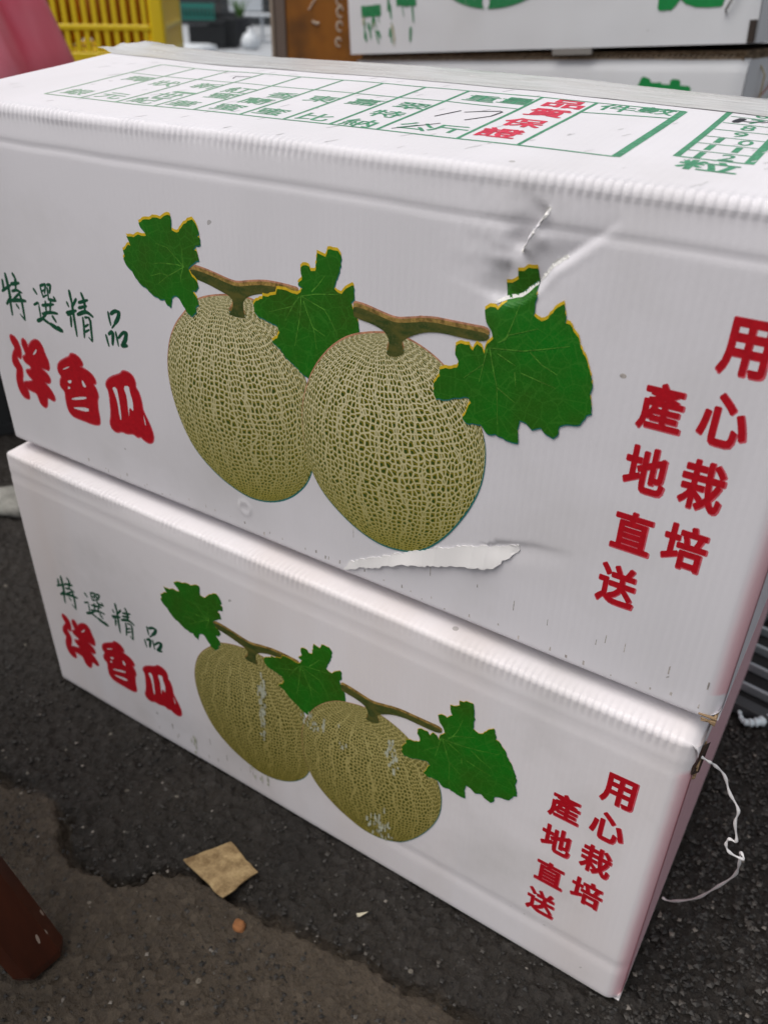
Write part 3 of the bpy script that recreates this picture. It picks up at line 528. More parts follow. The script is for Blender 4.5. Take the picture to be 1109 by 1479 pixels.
# ================================================================ ground
def smoothstep(x, a, b): t = np.clip((x-a)/(b-a), 0, 1); return t*t*(3-2*t)
CRACK = [(-6, .1), (-2.5, -.05), (-.9, -.25), (-.2, -.36), (.189, -.403), (.383, -.391), (.521, -.394), (.569, -.452), (.62, -.476), (.729, -.465), (.799, -.461), (.858, -.422), (.888, -.368), (.939, -.32), (1.0, -.30), (1.119, -.312), (1.233, -.306), (1.355, -.282), (1.513, -.257), (1.724, -.235), (1.833, -.234), (1.93, -.224), (2.4, -.30), (3.5, -.22), (7, -.5)]
def ground():
    def axis(a, b, st, far):
        c = np.arange(a, b, st); out = []; x, s = b, st
        while x < far: out.append(x); s *= 1.22; x += s
        out.append(far); neg = []; x, s = a, st
        while x > -far: s *= 1.22; x -= s; neg.append(max(x, -far))
        return np.array(neg[::-1]+list(c)+out)
    xs = axis(-1.5, 3.0, .0085, 600); ys = axis(-1.15, 2.3, .0085, 600)
    X, Y = np.meshgrid(xs, ys)
    near = ((np.abs(X-.75) < 3.2) & (np.abs(Y-.6) < 2.6))
    wx = X+.03*fbm(X*9, Y*9, 3, 51)+.028*fbm(X*38, Y*38, 2, 53); wy = Y+.03*fbm(X*9, Y*9, 3, 52)+.028*fbm(X*38, Y*38, 2, 54)
    d, s, _ = seg_dist(wx[near], wy[near], CRACK); D = np.full(X.shape, 9.0); S = np.where(Y < 0, -1.0, 1.0); D[near] = d; S[near] = s
    sd = D*S                                              # + = towards the cartons
    h = .010*fbm(X*3, Y*3, 3, 30)+.012*fbm(X*14, Y*14, 3, 31)
    fine = fbm(X*55, Y*55, 3, 33)
    st = np.maximum(0, vnoise(X*42, Y*42, 35)-.55); st2 = np.maximum(0, vnoise(X*75+9, Y*75, 36)-.55)
    new = smoothstep(sd, -.01, .02)
    h = h+new*(.020*fine+.038*st+.028*st2)+(1-new)*(.014*fine+.010*st2+.004)
    gr = np.exp(-((sd+.004)/(.008+.012*vnoise(X*12, Y*12, 38)))**2)*smoothstep(vnoise(X*5, Y*5, 39), .05, .4)
    h = h-.065*gr+(1-new)*.012*np.exp(-np.maximum(0, -sd)/.10)
    # rough lip on the light side
    h = h+.02*np.exp(-((sd+.03)/.02)**2)*np.maximum(0, vnoise(X*30, Y*30, 40)-.3)
    h = np.minimum(h-.014, -.002)
    ny, nx = X.shape; i = (np.arange(ny-1)[:, None]*nx+np.arange(nx-1)[None]).ravel()
    m = mat('old_asphalt', (.05, .048, .046), .8, .4); t = NT(m); o = t.tc.outputs['Object']
    at = t.n('Attribute', attribute_name='patch').outputs['Fac']
    n = t.noise(t.mapping(o, (10, 10, 10)), 1, 5, .65); ag = t.n('TexVoronoi', {'Vector': t.mapping(o, (260, 260, 260)), 'Scale': 1.0}); agc = t.n('SeparateColor', {0: ag.outputs['Color']}).outputs[0]
    n3 = t.noise(t.mapping(o, (480, 480, 480)), 1, 4, .75); rg = t.ramp(n3, [(.36, (0, 0, 0)), (.66, (1, 1, 1))])
    c1 = t.mix(t.ramp(n, [(.3, (0, 0, 0)), (.72, (1, 1, 1))]), (.009, .0065, .0045), (.024, .018, .0125))
    c1 = t.mix(rg, t.mix(.6, c1, (.005, .004, .0035)), c1)
    c1 = t.mix(t.math('MULTIPLY', t.ramp(agc, [(.6, (0, 0, 0)), (1, (1, 1, 1))]), .45), c1, (.055, .050, .046))
    c2 = t.mix(t.ramp(n, [(.3, (0, 0, 0)), (.7, (1, 1, 1))]), (.038, .027, .0165), (.072, .053, .035))
    c2 = t.mix(rg, t.mix(.5, c2, (.014, .011, .009)), c2)
    c2 = t.mix(t.math('MULTIPLY', t.ramp(agc, [(.6, (0, 0, 0)), (1, (1, 1, 1))]), .35), c2, (.13, .105, .08))
    c = t.mix(at, c2, c1)
    fl = t.n('TexVoronoi', {'Vector': t.mapping(o, (75, 75, 75), (.3, .1, .2)), 'Scale': 1.0}); fc = t.n('SeparateColor', {0: fl.outputs['Color']}).outputs[1]
    fleck = t.math('MULTIPLY', t.math('LESS_THAN', fl.outputs['Distance'], t.math('MULTIPLY', fc, .13)), t.math('GREATER_THAN', fc, .72))
    c = t.mix(t.math('MULTIPLY', fleck, .30), c, (.40, .36, .30))
    t.link(c, 'Base Color'); t.link(t.ramp(agc, [(0, (.55,)*3), (1, (.9,)*3)]), 'Roughness')
    b = t.bump(t.noise(t.mapping(o, (420, 420, 420)), 1, 4, .7), .9, .0022); t.bump(ag.outputs['Distance'], .6, .0016, b)
    g = obj('asphalt_ground', np.stack([X, Y, h], -1).reshape(-1, 3)*U, np.stack([i, i+1, i+nx+1, i+nx], 1), m, smooth=True)
    a = g.data.attributes.new('patch', 'FLOAT', 'POINT'); a.data.foreach_set('value', new.ravel().astype(np.float32))
    g['kind'] = 'structure'
    return g
ground()
# the paler pavement across the way
pv = MB(); fw = Vector((-.672, .741, 0)); sdv = Vector((.741, .672, 0)); o0 = Vector((2.22, -1.28, 0))
q = [o0+fw*a+sdv*b for a, b in ((31.0, -60), (31.0, 40), (75, 40), (75, -60))]
pv.add([(p.x, p.y, .15) for p in q]+[(p.x, p.y, -.3) for p in q], [(0, 1, 2, 3), (0, 4, 5, 1), (1, 5, 6, 2), (2, 6, 7, 3), (3, 7, 4, 0)])
PV = mat('pale_concrete', (.40, .42, .44), .75); t_ = NT(PV); t_.link(t_.mix(t_.noise(t_.mapping(t_.tc.outputs['Object'], (1.5, 1.5, 1.5)), 1, 4), (.34, .36, .39), (.46, .48, .50)), 'Base Color')
pv.build('pavement', PV)['kind'] = 'structure'

# loose grit
def grit():
    r = np.random.default_rng(3); V = []; F = []; MI = []
    base = np.array([(1, 0, 0), (-1, 0, 0), (0, 1, 0), (0, -1, 0), (0, 0, 1), (0, 0, -.6)], float); bf = [(0, 2, 4), (2, 1, 4), (1, 3, 4), (3, 0, 4), (2, 0, 5), (1, 2, 5), (3, 1, 5), (0, 3, 5)]
    for k in range(15000):
        x, y = (r.uniform(2.12, 2.75), r.uniform(-.3, 1.6)) if k % 2 else (r.uniform(-1.2, 2.4), r.uniform(-.9, .0) if k % 6 else r.uniform(-.6, 1.2))
        if 0 < x < 2.17 and 0 < y < 1.5: continue
        s_ = abs(r.normal(0, .006))+.003; s_ = min(s_, .014)*(.95 if x > 2.15 else .65)
        b = base*r.uniform(.5, 1.2, (6, 3))*s_; a = r.uniform(0, 6.3); b = np.stack([b[:, 0]*math.cos(a)-b[:, 1]*math.sin(a), b[:, 0]*math.sin(a)+b[:, 1]*math.cos(a), b[:, 2]*.6], 1)
        F += [tuple(i+len(V) for i in f) for f in bf]; V += [tuple(p) for p in b+np.array([x, y, -.006+s_*.2])]
        MI += [1 if r.random() < (.03 if s_ < .009 else .01) else 0]*8
    gs = mat('dark_grit', (.034, .031, .028), .6); ns = NT(gs); gv = ns.n('NewGeometry').outputs['Random Per Island']
    ns.link(ns.ramp(gv, [(0, (.007, .0055, .0045)), (.6, (.020, .017, .014)), (.93, (.040, .035, .030)), (1, (.085, .075, .065))]), 'Base Color')
    o = obj('loose_grit', np.array(V)*U, F, [gs, mat('pale_grit', (.17, .15, .13), .7)], mi=MI); o['kind'] = 'stuff'
grit()

# ================================================================ the two melon cartons
low = melon_carton('melon_carton', 'lower white melon carton standing on the dark asphalt under another carton', (0, 0, 0), False)
top = melon_carton('melon_carton', 'upper white melon carton with a green form on its lid and a torn dented front', (.012, .044, 1.0), True)

# form printed on the lid
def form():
    P = Print(); h = .0015
    cols = [.305, .43, .548, .67, .79, .92, 1.036, 1.153, 1.265, 1.44, 1.562, 1.742]
    yn = lambda x: .168+.020*(x-.3); yf = lambda x: .572+.05*max(0, x-1.2)
    def bar(x0, y0, x1, y1, w_):
        n = max(2, int(math.hypot(x1-x0, y1-y0)/.03)); dx, dy = x1-x0, y1-y0; l = math.hypot(dx, dy); nx, ny = -dy/l*w_/2, dx/l*w_/2; v = []
        for i in range(n+1):
            t = i/n; v += [(x0+dx*t+nx, y0+dy*t+ny), (x0+dx*t-nx, y0+dy*t-ny)]
        P.add(v, [(2*i, 2*i+1, 2*i+3, 2*i+2) for i in range(n)], h+.00003*(len(P.v) % 9), 0)
    for i, x in enumerate(cols): bar(x, yn(x), x-.004, yf(x), .0075 if i < 11 else .016)
    for a, b in zip(cols, cols[1:]): bar(a, yn(a), b, yn(b), .006); bar(a, yf(a), b, yf(b), .006)
    for a, b in zip(cols[:-3], cols[1:-2]): bar(a, .452+.01*(a > 1.2), b, .452+.01*(b > 1.2), .005)
    bar(1.562, .492, 1.742, .527, .006)
    cw, ch = .076, .058
    T_ = [('銀', .367, .218), ('輝', .386, .40), ('狀', .50, .384), ('元', .486, .222), ('新', .63, .394), ('一', .635, .336), ('世', .617, .275), ('紀', .602, .217), ('紅', .745, .382), ('蜜', .748, .318), ('華', .72, .218), ('香', .884, .373), ('蘭', .865, .302), ('蜜', .85, .227),
          ('東', .995, .375), ('蜜', .968, .231), ('嘉', 1.105, .383), ('比', 1.089, .227), ('翠', 1.222, .389), ('特', 1.212, .307), ('納', 1.204, .219), ('重', 1.324, .518), ('量', 1.402, .527), ('公', 1.322, .240), ('斤', 1.392, .250), ('件', 1.613, .560), ('數', 1.69, .575)]
    for c_, x, y in T_: P.char(c_, (x-cw/2, y-ch/2, x+cw/2, y+ch/2*(1 if c_ != '一' else -.5)), .012, h, 0)
    P.char('粒', (1.845, .172, 1.945, .238), .022, h, 0)
    # count table
    for y in (.248, .301, .362, .421, .482, .543, .603, .672): bar(1.83, y, 1.948, y, .004 if .25 < y < .67 else .006)
    bar(1.83, .246, 1.818, .674, .012); bar(1.948, .246, 1.936, .674, .016)
    for i, s_ in enumerate(('6', '7', '8', '9', '10', '11', '12')):
        y = .637-.0585*i-(.002*i); xc = 1.884
        for j, c_ in enumerate(s_): x = xc if len(s_) == 1 else xc+(-.022 if j == 0 else .024); P.char(c_, (x-.013*(1 if c_ != '1' else .45), y-.021, x+.013*(1 if c_ != '1' else .45), y+.021), .012, h, 0)
    for c_, x, y in (('品', 1.506, .545), ('質', 1.503, .457), ('保', 1.499, .356), ('證', 1.494, .262)): P.char(c_, (x-.043, y-.036, x+.043, y+.036), .028, h+.0003, 1)
    # felt pen
    for ln, w_ in (([(1.312, .331), (1.336, .398)], .005), ([(1.349, .389), (1.378, .409), (1.412, .427), (1.419, .422), (1.415, .378), (1.383, .327)], .005), ([(1.288, .206), (1.321, .242), (1.353, .282)], .004),
                   ([(.629, .493), (.619, .515), (.66, .525)], .005), ([(1.849, .556), (1.856, .592)], .018), ([(1.85, .572), (1.872, .570), (1.905, .588), (1.95, .60)], .006)):
        P.add(*fill([stroke(ln, w_, .8)], (), .02), h+.0009, 2)
    r = random.Random(12)
    for _ in range(110):
        x, y = r.uniform(.1, 2.1), r.uniform(.06, .62); l_ = r.uniform(.006, .03); q_ = r.uniform(.4, 1.2)
        P.add(*fill([stroke([(x, y), (x+l_*q_*.5, y+l_)], r.uniform(.002, .005), .5)], (), .1), h, 3)
    P.v = [q-np.array([.012, .044]) for q in P.v]               # plan coordinates to the upper carton's own
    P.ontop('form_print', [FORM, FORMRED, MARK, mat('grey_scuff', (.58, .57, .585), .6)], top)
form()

# clear tape over the seam of the lid, its end bent over the left edge
def tape():
    m = mat('clear_packing_tape', (.62, .61, .60), .16, .6); t = NT(m); o = t.tc.outputs['Object']
    wr = t.noise(t.mapping(o, (20, 120, 20)), 1, 4, .7)
    t.link(t.mix(t.ramp(wr, [(.45, (0, 0, 0)), (.75, (1, 1, 1))]), (.62, .615, .61), (.44, .42, .40)), 'Base Color'); t.bump(wr, .5, .0015); t.link(t.ramp(wr, [(.3, (.10,)*3), (.7, (.32,)*3)]), 'Roughness')
    xs = np.linspace(-.04, W-.002, 240); ys = np.linspace(.590, .865, 22); X, Y = np.meshgrid(xs, ys)
    Z = np.where(Y <= RID, top_z(X, Y, True), top_z(X, 2*RID-Y, True))+.0012+.003*np.maximum(0, fbm(X*9, Y*26, 3, 61))
    k = np.maximum(0, -X); Z = Z+.010*np.exp(-((X+.01)/.02)**2)*vnoise(X*30, Y*30, 3)-1.2*k**1.5*0+.5*k*(vnoise(Y*26, X*0, 8)-.3)
    Z = np.where((X > 1.0), Z, Z)
    i = (np.arange(21)[:, None]*240+np.arange(239)[None]).ravel()
    obj('packing_tape', np.stack([X, Y, Z], -1).reshape(-1, 3)*U, np.stack([i, i+1, i+241, i+240], 1), m, top, smooth=True)
tape()
# strip of the facing torn down, its lower lip standing off
def torn():
    v, f = fill([rag(TORN, .0030, .007, 4)], (), .006)
    lo = np.interp(v[:, 0], [p[0] for p in TORN[:8]], [p[1] for p in TORN[:8]]); up_ = [p for p in TORN[9:]][::-1]
    hi = np.interp(v[:, 0], [p[0] for p in up_], [p[1] for p in up_]); t = np.clip((hi-v[:, 1])/np.maximum(hi-lo, .004), 0, 1)
    y = front_y(v[:, 0], v[:, 1], True)-.0008-.008*t**1.1*np.clip((v[:, 0]-v[:, 0].min())*6, .25, 1)*(.45+1.1*vnoise(v[:, 0]*18, v[:, 0]*0, 6))-.0010*np.abs(np.sin(np.pi*v[:, 0]/FL/1.9))**8*vnoise(v[:, 0]*40, v[:, 0]*0, 3)
    o = obj('torn_paper_strip', np.stack([v[:, 0], y, v[:, 1]], 1)*U, [tuple(int(i) for i in q) for q in f], mat('torn_white_facing', (.76, .74, .735), .8), top)
    o['label'] = 'torn strip of white facing hanging along the bottom of the front'
    s = o.modifiers.new('thickness', 'SOLIDIFY'); s.thickness = .0004; s.offset = 1
    # worn white crease across the leaf and loose fibres at the tear
    P = Print(); cr = DENT['crease'][3:]
    P.add(*fill([rag(stroke(cr[2:], .0065, .8), .001, .008, 1)], (), .01), .0125, 0)
    P.add(*fill([rag(stroke(cr[:3], .009, .5), .0016, .008, 3)], (), .006), .0030, 0)
    P.add(*fill([rag(stroke(DENT['tear'], .008, .8), .002, .007, 2)], (), .006), .0045, 0)
    P.onfront('torn_fibres', PAPER, top, True)
torn()
# corners rubbed to the brown core
def corner(parent, x, y, z, sx, sy, sz, seed):
    r = random.Random(seed); b = MB(); n = 9
    for k in range(4):
        zz = z-sz*.25*k; pts = [(x-sx*(.9-.2*k)*r.uniform(.7, 1.1), y-.004, zz+r.uniform(-.01, .01)), (x+.006, y-.002+sy*.1, zz-r.uniform(0, .01)), (x+.006, y+sy*r.uniform(.6, 1), zz+r.uniform(-.004, .012))]
        b.tube(pts, [.002, .0045, .002], 6)
    b.build('frayed_corner', KRAFT, parent)
corner(top, W-.012, .004, .012, .035, .05, .014, 3)
corner(low, W-.004, .035, .885, .022, .07, .05, 5)
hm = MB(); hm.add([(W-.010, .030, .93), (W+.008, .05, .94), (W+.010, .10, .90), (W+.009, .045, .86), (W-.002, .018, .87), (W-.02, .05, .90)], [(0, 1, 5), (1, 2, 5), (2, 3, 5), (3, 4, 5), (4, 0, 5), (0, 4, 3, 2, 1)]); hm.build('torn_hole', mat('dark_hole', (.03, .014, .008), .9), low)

# raffia string from the torn corner of the lower carton to the ground
pts = [(2.158, .05, .90), (2.178, .06, .885), (2.190, .08, .862), (2.214, .10, .826), (2.234, .10, .785), (2.261, .10, .748), (2.264, .10, .707), (2.279, .10, .656), (2.265, .10, .652), (2.263, .10, .63), (2.276, .10, .612), (2.305, .11, .600), (2.296, .12, .604), (2.303, .14, .54), (2.304, .18, .45), (2.278, .24, .30), (2.246, .30, .15), (2.19, .345, .03), (2.165, .36, .008)]
sp = []
for a, b, c, d in zip([pts[0]]+pts, pts, pts[1:], pts[2:]+[pts[-1]]):
    for k in range(5):
        t = k/5; sp.append(tuple(.5*((2*b[i])+(-a[i]+c[i])*t+(2*a[i]-5*b[i]+4*c[i]-d[i])*t*t+(-a[i]+3*b[i]-3*c[i]+d[i])*t**3) for i in range(3)))
STR = mat('white_plastic_string', (.74, .72, .72), .4)
s = MB().tube(sp, [.0030+.0011*math.sin(i*1.3) for i in range(len(sp))], 7).build('string', STR, smooth=True)
tag(s, 'thin white string trailing from the torn corner of the lower carton', 'string')
c2 = [(2.165, 1.30, .01), (2.17, 1.27, .03), (2.182, 1.235, .02), (2.2, 1.20, .012), (2.222, 1.187, .02), (2.25, 1.20, .03), (2.28, 1.235, .03), (2.33, 1.25, .03), (2.42, 1.25, .02)]
cb = MB(); rb_ = [.006, .006, .007, .008, .013, .016, .019, .019, .019]; cc = []; rr = []
for i in range(len(c2)-1):
    for k in range(8): t = k/8; cc.append(tuple(c2[i][j]*(1-t)+c2[i+1][j]*t for j in range(3))); rr.append((rb_[i]*(1-t)+rb_[i+1]*t)*(1+.22*math.sin((i*8+k)*1.5)))
tag(cb.tube(cc, rr, 8).build('twisted_cord', mat('pale_blue_cord', (.60, .68, .72), .35), smooth=True), 'twisted pale blue cord lying in front of the steel drain grate', 'cord')

# steel drain grate to the right, behind the cartons
g = thing('drain_grate', 'steel drain grate with bright bars over a black pit beside the cartons', 'grate', (2.05, 1.25, 0), (0, 0, math.radians(-9)))
STEEL = mat('worn_galvanised_steel', (.28, .30, .32), .42, .5, Metallic=.4); BLK = mat('black_pit', (.008, .008, .009), .9); DSTEEL = mat('dark_grate_frame', (.05, .052, .055), .55, .5, Metallic=.4)
MB().box(.03, 2.2, .06, 1.5, .002, .004).build('pit', BLK, g)
f = MB(); f.box(0, 2.25, 0, .05, 0, .05, .004).box(0, 2.25, 1.5, 1.55, 0, .05, .004).box(-.03, .02, .052, 1.498, 0, .05, .004); f.build('grate_frame', DSTEEL, g)
barm = None
for k in range(11):
    if barm is None: barm = MB().box(.022, 2.2, 0, .015, .012, .050, .003).build('grate_bar', STEEL, g); barm.location = (0, .12*U, 0)
    else: b = barm.copy(); C.objects.link(b); b.parent = g; b.location = (0, (.12+.122*k)*U, 0)

# small things lying on the asphalt
def chip():
    c = [(.931, -.312), (1.008, -.188), (1.144, -.222), (1.112, -.339)]; o2 = rag(c, .003, .02, 4); z = [.020, .010, .018, .006]; b = MB(); n = len(o2)
    def zz(x, y): return .010+.05*max(0, 1.0-x)*.6+.003*math.sin(x*40)
    v = [(x, y, zz(x, y)) for x, y in o2]; v += [(x, y, zz(x, y)-.005) for x, y in o2]
    b.add(v, [tuple(range(n)), tuple(range(n, 2*n))[::-1]]+[(i, n+i, n+(i+1) % n, (i+1) % n) for i in range(n)])
    m = mat('tan_fibreboard', (.30, .20, .10), .8); t = NT(m); q = t.tc.outputs['Object']; n1 = t.noise(t.mapping(q, (120, 120, 120)), 1, 5, .7)
    t.link(t.mix(t.ramp(n1, [(.35, (0, 0, 0)), (.68, (1, 1, 1))]), (.15, .09, .035), (.42, .30, .15)), 'Base Color'); t.bump(n1, .6, .002)
    tag(b.build('board_scrap', m), 'square scrap of tan board lying on the asphalt in front of the cartons', 'scrap')
chip()
def stone(name, label, x, y, r, flat, col, seed, cat='stone'):
    v = []; f = []; rings, seg = 9, 14
    for i in range(rings+1):
        th = math.pi*i/rings
        for j in range(seg):
            ph = 2*math.pi*j/seg; p = Vector((math.sin(th)*math.cos(ph), math.sin(th)*math.sin(ph), math.cos(th)))
            q = 1+.35*noise.noise(p*1.6+Vector((seed, 0, 0)))+.12*noise.noise(p*5+Vector((0, seed, 0))); v.append((p.x*r*q*1.25, p.y*r*q, p.z*r*q*flat))
    f = [(i*seg+j, (i+1)*seg+j, (i+1)*seg+(j+1) % seg, i*seg+(j+1) % seg) for i in range(rings) for j in range(seg)]
    b = MB(); b.add(v, f); m = mat(name+'_surface', col, .85); t = NT(m); n1 = t.noise(t.mapping(t.tc.outputs['Object'], (160, 160, 160)), 1, 5, .7)
    t.link(t.mix(t.ramp(n1, [(.3, (0, 0, 0)), (.75, (1, 1, 1))]), tuple(k*.55 for k in col), tuple(k*1.25 for k in col)), 'Base Color'); t.bump(n1, .5, .001)
    o = b.build(name, m, smooth=True); o.location = Vector((x, y, r*flat*.55-.006))*U; tag(o, label, cat)
stone('rubble_stone', 'pale grey lump of rubble on the asphalt left of the cartons', -1.20, .66, .105, .55, (.27, .265, .24), 1)
stone('pebble', 'small orange brown pebble on the asphalt near the tan board scrap', 1.202, -.373, .017, .8, (.30, .12, .04), 3, 'pebble')
pl_ = MB().add([(1.455, -.165, .004), (1.482, -.142, .006), (1.472, -.172, .012), (1.462, -.170, 0)], [(0, 1, 2), (0, 2, 3), (1, 3, 2), (0, 3, 1)]).build('paper_sliver', mat('pale_sliver', (.55, .50, .38), .7)); tag(pl_, 'tiny pale sliver lying on the dark asphalt strip before the cartons', 'sliver')

# ================================================================ stool at the left, one leg of it in view
WOOD = mat('dark_red_varnished_wood', (.075, .016, .008), .35, .5); t = NT(WOOD); q = t.tc.outputs['Object']
n1 = t.noise(t.mapping(q, (60, 60, 9)), 1, 4, .6); sc_ = t.n('TexVoronoi', {'Vector': t.mapping(q, (240, 240, 28)), 'Scale': 1.0}); cc_ = t.n('SeparateColor', {0: sc_.outputs['Color']}).outputs[0]
c = t.mix(t.ramp(n1, [(.3, (0, 0, 0)), (.7, (1, 1, 1))]), (.032, .008, .004), (.068, .016, .007))
low_z = t.n('MapRange', {'Value': t.n('SeparateXYZ', {0: q}).outputs[2], 'From Min': 0.0, 'From Max': .06, 'To Min': .35, 'To Max': .85}).outputs[0]
sm = t.math('MULTIPLY', t.math('LESS_THAN', sc_.outputs['Distance'], .18), t.math('GREATER_THAN', cc_, low_z)); t.link(t.mix(t.math('MULTIPLY', sm, .75), c, (.42, .33, .27)), 'Base Color')
st = thing('wooden_stool', 'dark red wooden stool with a scuffed leg at the left edge', 'stool', (0, 0, 0))
def leg(x0, y0, x1, y1, a, b):
    m_ = MB(); k = .072; zs = [0, .012, .04, .5, 1.0, 1.9]; v = []
    for z in zs:
        t = z/1.9; cx, cy = x0+(x1-x0)*t, y0+(y1-y0)*t; r_ = k*(1+.12*t)-(.022 if z == 0 else (.007 if z < .02 else 0)); ch = .026
        for px, py in ((-r_, -r_+ch), (-r_+ch, -r_), (r_-ch, -r_), (r_, -r_+ch), (r_, r_-ch), (r_-ch, r_), (-r_+ch, r_), (-r_, r_-ch)):
            ca, sa = math.cos(-.1), math.sin(-.1); v.append((cx+px*ca-py*sa, cy+px*sa+py*ca, z))
    n = len(zs); m_.add(v, [(i*8+j, i*8+(j+1) % 8, (i+1)*8+(j+1) % 8, (i+1)*8+j) for i in range(n-1) for j in range(8)]+[tuple(range(8))[::-1], tuple((n-1)*8+j for j in range(8))])
    return m_.build('leg', WOOD, st)
LX, LY = .80, -.735
leg(LX, LY, LX-.36, LY-.26, 0, 0); leg(LX-1.65, LY, LX-1.30, LY-.26, 0, 0); leg(LX, LY-1.75, LX-.36, LY-1.45, 0, 0); leg(LX-1.65, LY-1.75, LX-1.30, LY-1.45, 0, 0)
MB().box(LX-1.45, LX-.22, LY-1.60, LY-.12, 1.905, 2.0, .02).build('seat', WOOD, st)
for yy in (LY-.14, LY-1.57): MB().box(LX-1.34, LX-.31, yy-.06, yy, 1.45, 1.58, .01).build('stretcher', WOOD, st)

# ================================================================ produce cartons behind
GRN = ink('bright_green_ink', (.005, .22, .05), .0, .1); GRN2 = ink('rubbed_green_ink', (.02, .20, .07), .30, .2); RLINE = ink('rust_red_line_ink', (.40, .08, .05), .2, .2); PGRN = ink('pale_green_ink', (.25, .45, .22), .3, .2)
BOX2 = board('grey_white_carton_board', (.66, .67, .69), .15, (.64, .645, .66))
def ang_dir(a): return Vector((math.cos(a), math.sin(a), 0))
def plain_carton(label, loc, rot, w_, d_, hl, hr, zb, prints, group):
    """carton with front from x=0 to w_, left / right heights, lid flaps with raw corrugated edges"""
    T = thing('produce_carton', label, 'carton', loc, rot, group)
    nx, nz = 60, 30; r = .02; xs = np.linspace(0, w_, nx); zs = np.linspace(0, 1, nz); X, T_ = np.meshgrid(xs, zs); Ht = hl+(hr-hl)*X/w_; Z = T_*Ht
    Y = .006*fbm(X*4, Z*4, 3, 71)-.012*np.sin(np.pi*X/w_)*np.sin(np.pi*T_)+r*(1-np.sqrt(np.clip(1-np.clip((X-(w_-r))/r, 0, 1)**2, 0, 1)))*1.0
    Y = np.where(Z > Ht-.05, Y+.03*((Z-Ht+.05)/.05)**2, Y)
    i = (np.arange(nz-1)[:, None]*nx+np.arange(nx-1)[None]).ravel()
    obj('front_panel', np.stack([X, Y, Z], -1).reshape(-1, 3)*U, np.stack([i, i+1, i+nx+1, i+nx], 1), BOX2, T, smooth=True)
    ys = np.linspace(.03, d_, 14); YY, TT = np.meshgrid(ys, zs); XX = w_+.02*np.sin(np.pi*TT)*np.sin(np.pi*YY/d_)+.012*np.clip((.12-YY)/.12, 0, 1)*0; i2 = (np.arange(nz-1)[:, None]*14+np.arange(13)[None]).ravel()
    obj('side_panel', np.stack([XX, YY, TT*(hr-.004)], -1).reshape(-1, 3)*U, np.stack([i2, i2+1, i2+15, i2+14], 1), BOX2, T, smooth=True)
    obj('side_panel', np.stack([XX*0, YY-.02, TT*hl], -1).reshape(-1, 3)*U, np.stack([i2, i2+14, i2+15, i2+1], 1), BOX2, T)
    b = MB(); b.add([(0, d_, 0), (w_, d_, 0), (w_, d_, hr), (0, d_, hl)], [(0, 3, 2, 1)]).build('rear_panel', BOX2, T)
    for nm, zoff, y0 in (('lid_flap', -.012, .028), ('lid_flap', .012, .05)):
        bb = MB(); m0, m1 = zoff, zoff+.022
        bb.add([(.01, y0, hl+m0), (w_-.03, y0, hr+m0), (w_-.03, d_, hr+m0), (.01, d_, hl+m0), (.01, y0, hl+m1), (w_-.03, y0, hr+m1), (w_-.03, d_, hr+m1), (.01, d_, hl+m1)], [(0, 3, 2, 1), (4, 5, 6, 7), (0, 1, 5, 4), (1, 2, 6, 5), (2, 3, 7, 6), (3, 0, 4, 7)])
        o = bb.build(nm, [KRAFT_EDGE][0], T)
    # raw corrugated edge along the front of the top flap: a fine zigzag of flutes
    bb = MB(); n = int(w_/.03)
    for k in range(n):
        x0 = .03+k*(w_-.1)/n; x1 = x0+(w_-.1)/n*.55; z0 = hl+(hr-hl)*x0/w_+.002
        bb.add([(x0, .026, z0), (x1, .026, z0+.018), (x1+.006, .026, z0+.018), (x0+.006, .026, z0), (x0, .05, z0), (x1, .05, z0+.018), (x1+.006, .05, z0+.018), (x0+.006, .05, z0)], [(0, 3, 2, 1), (0, 1, 5, 4), (3, 7, 6, 2)])
    e = bb.build('flute_edge', mat('pale_flute_edge', (.42, .34, .25), .8), T); e['kind'] = 'stuff'
    b = MB(); b.add([(.0, .03, .001), (w_, .03, .001), (w_, d_, .001), (0, d_, .001)], [(0, 3, 2, 1)]).build('bottom_panel', KRAFT, T)
    prints(T, lambda x, z: .006*fbm(np.array([x*4.]), np.array([z*4.]), 3, 71)[0]-.012*math.sin(math.pi*x/w_)*math.sin(math.pi*min(1, z/hl))-.0022)
    return T
KRAFT_EDGE = mat('raw_corrugated_edge', (.21, .135, .075), .9); t = NT(KRAFT_EDGE); q = t.tc.outputs['Object']
t.link(t.mix(t.ramp(t.noise(t.mapping(q, (220, 60, 500)), 1, 3, .7), [(.4, (0, 0, 0)), (.65, (1, 1, 1))]), (.12, .075, .04), (.36, .26, .16)), 'Base Color')
class FP(Print):
    def on(s, name, mats, parent, fy):
        v = np.concatenate(s.v); h = np.concatenate(s.h); return s._mk(name, np.array([(a*1.108, fy(a*1.108, b)-k, b) for (a, b), k in zip(v, h)]), mats, parent, False)
SXR, SYR = 1.225, 3.62; SW = 2.56; SA = math.radians(-6); ex = ang_dir(SA); SL = (SXR-ex.x*SW, SYR-ex.y*SW)
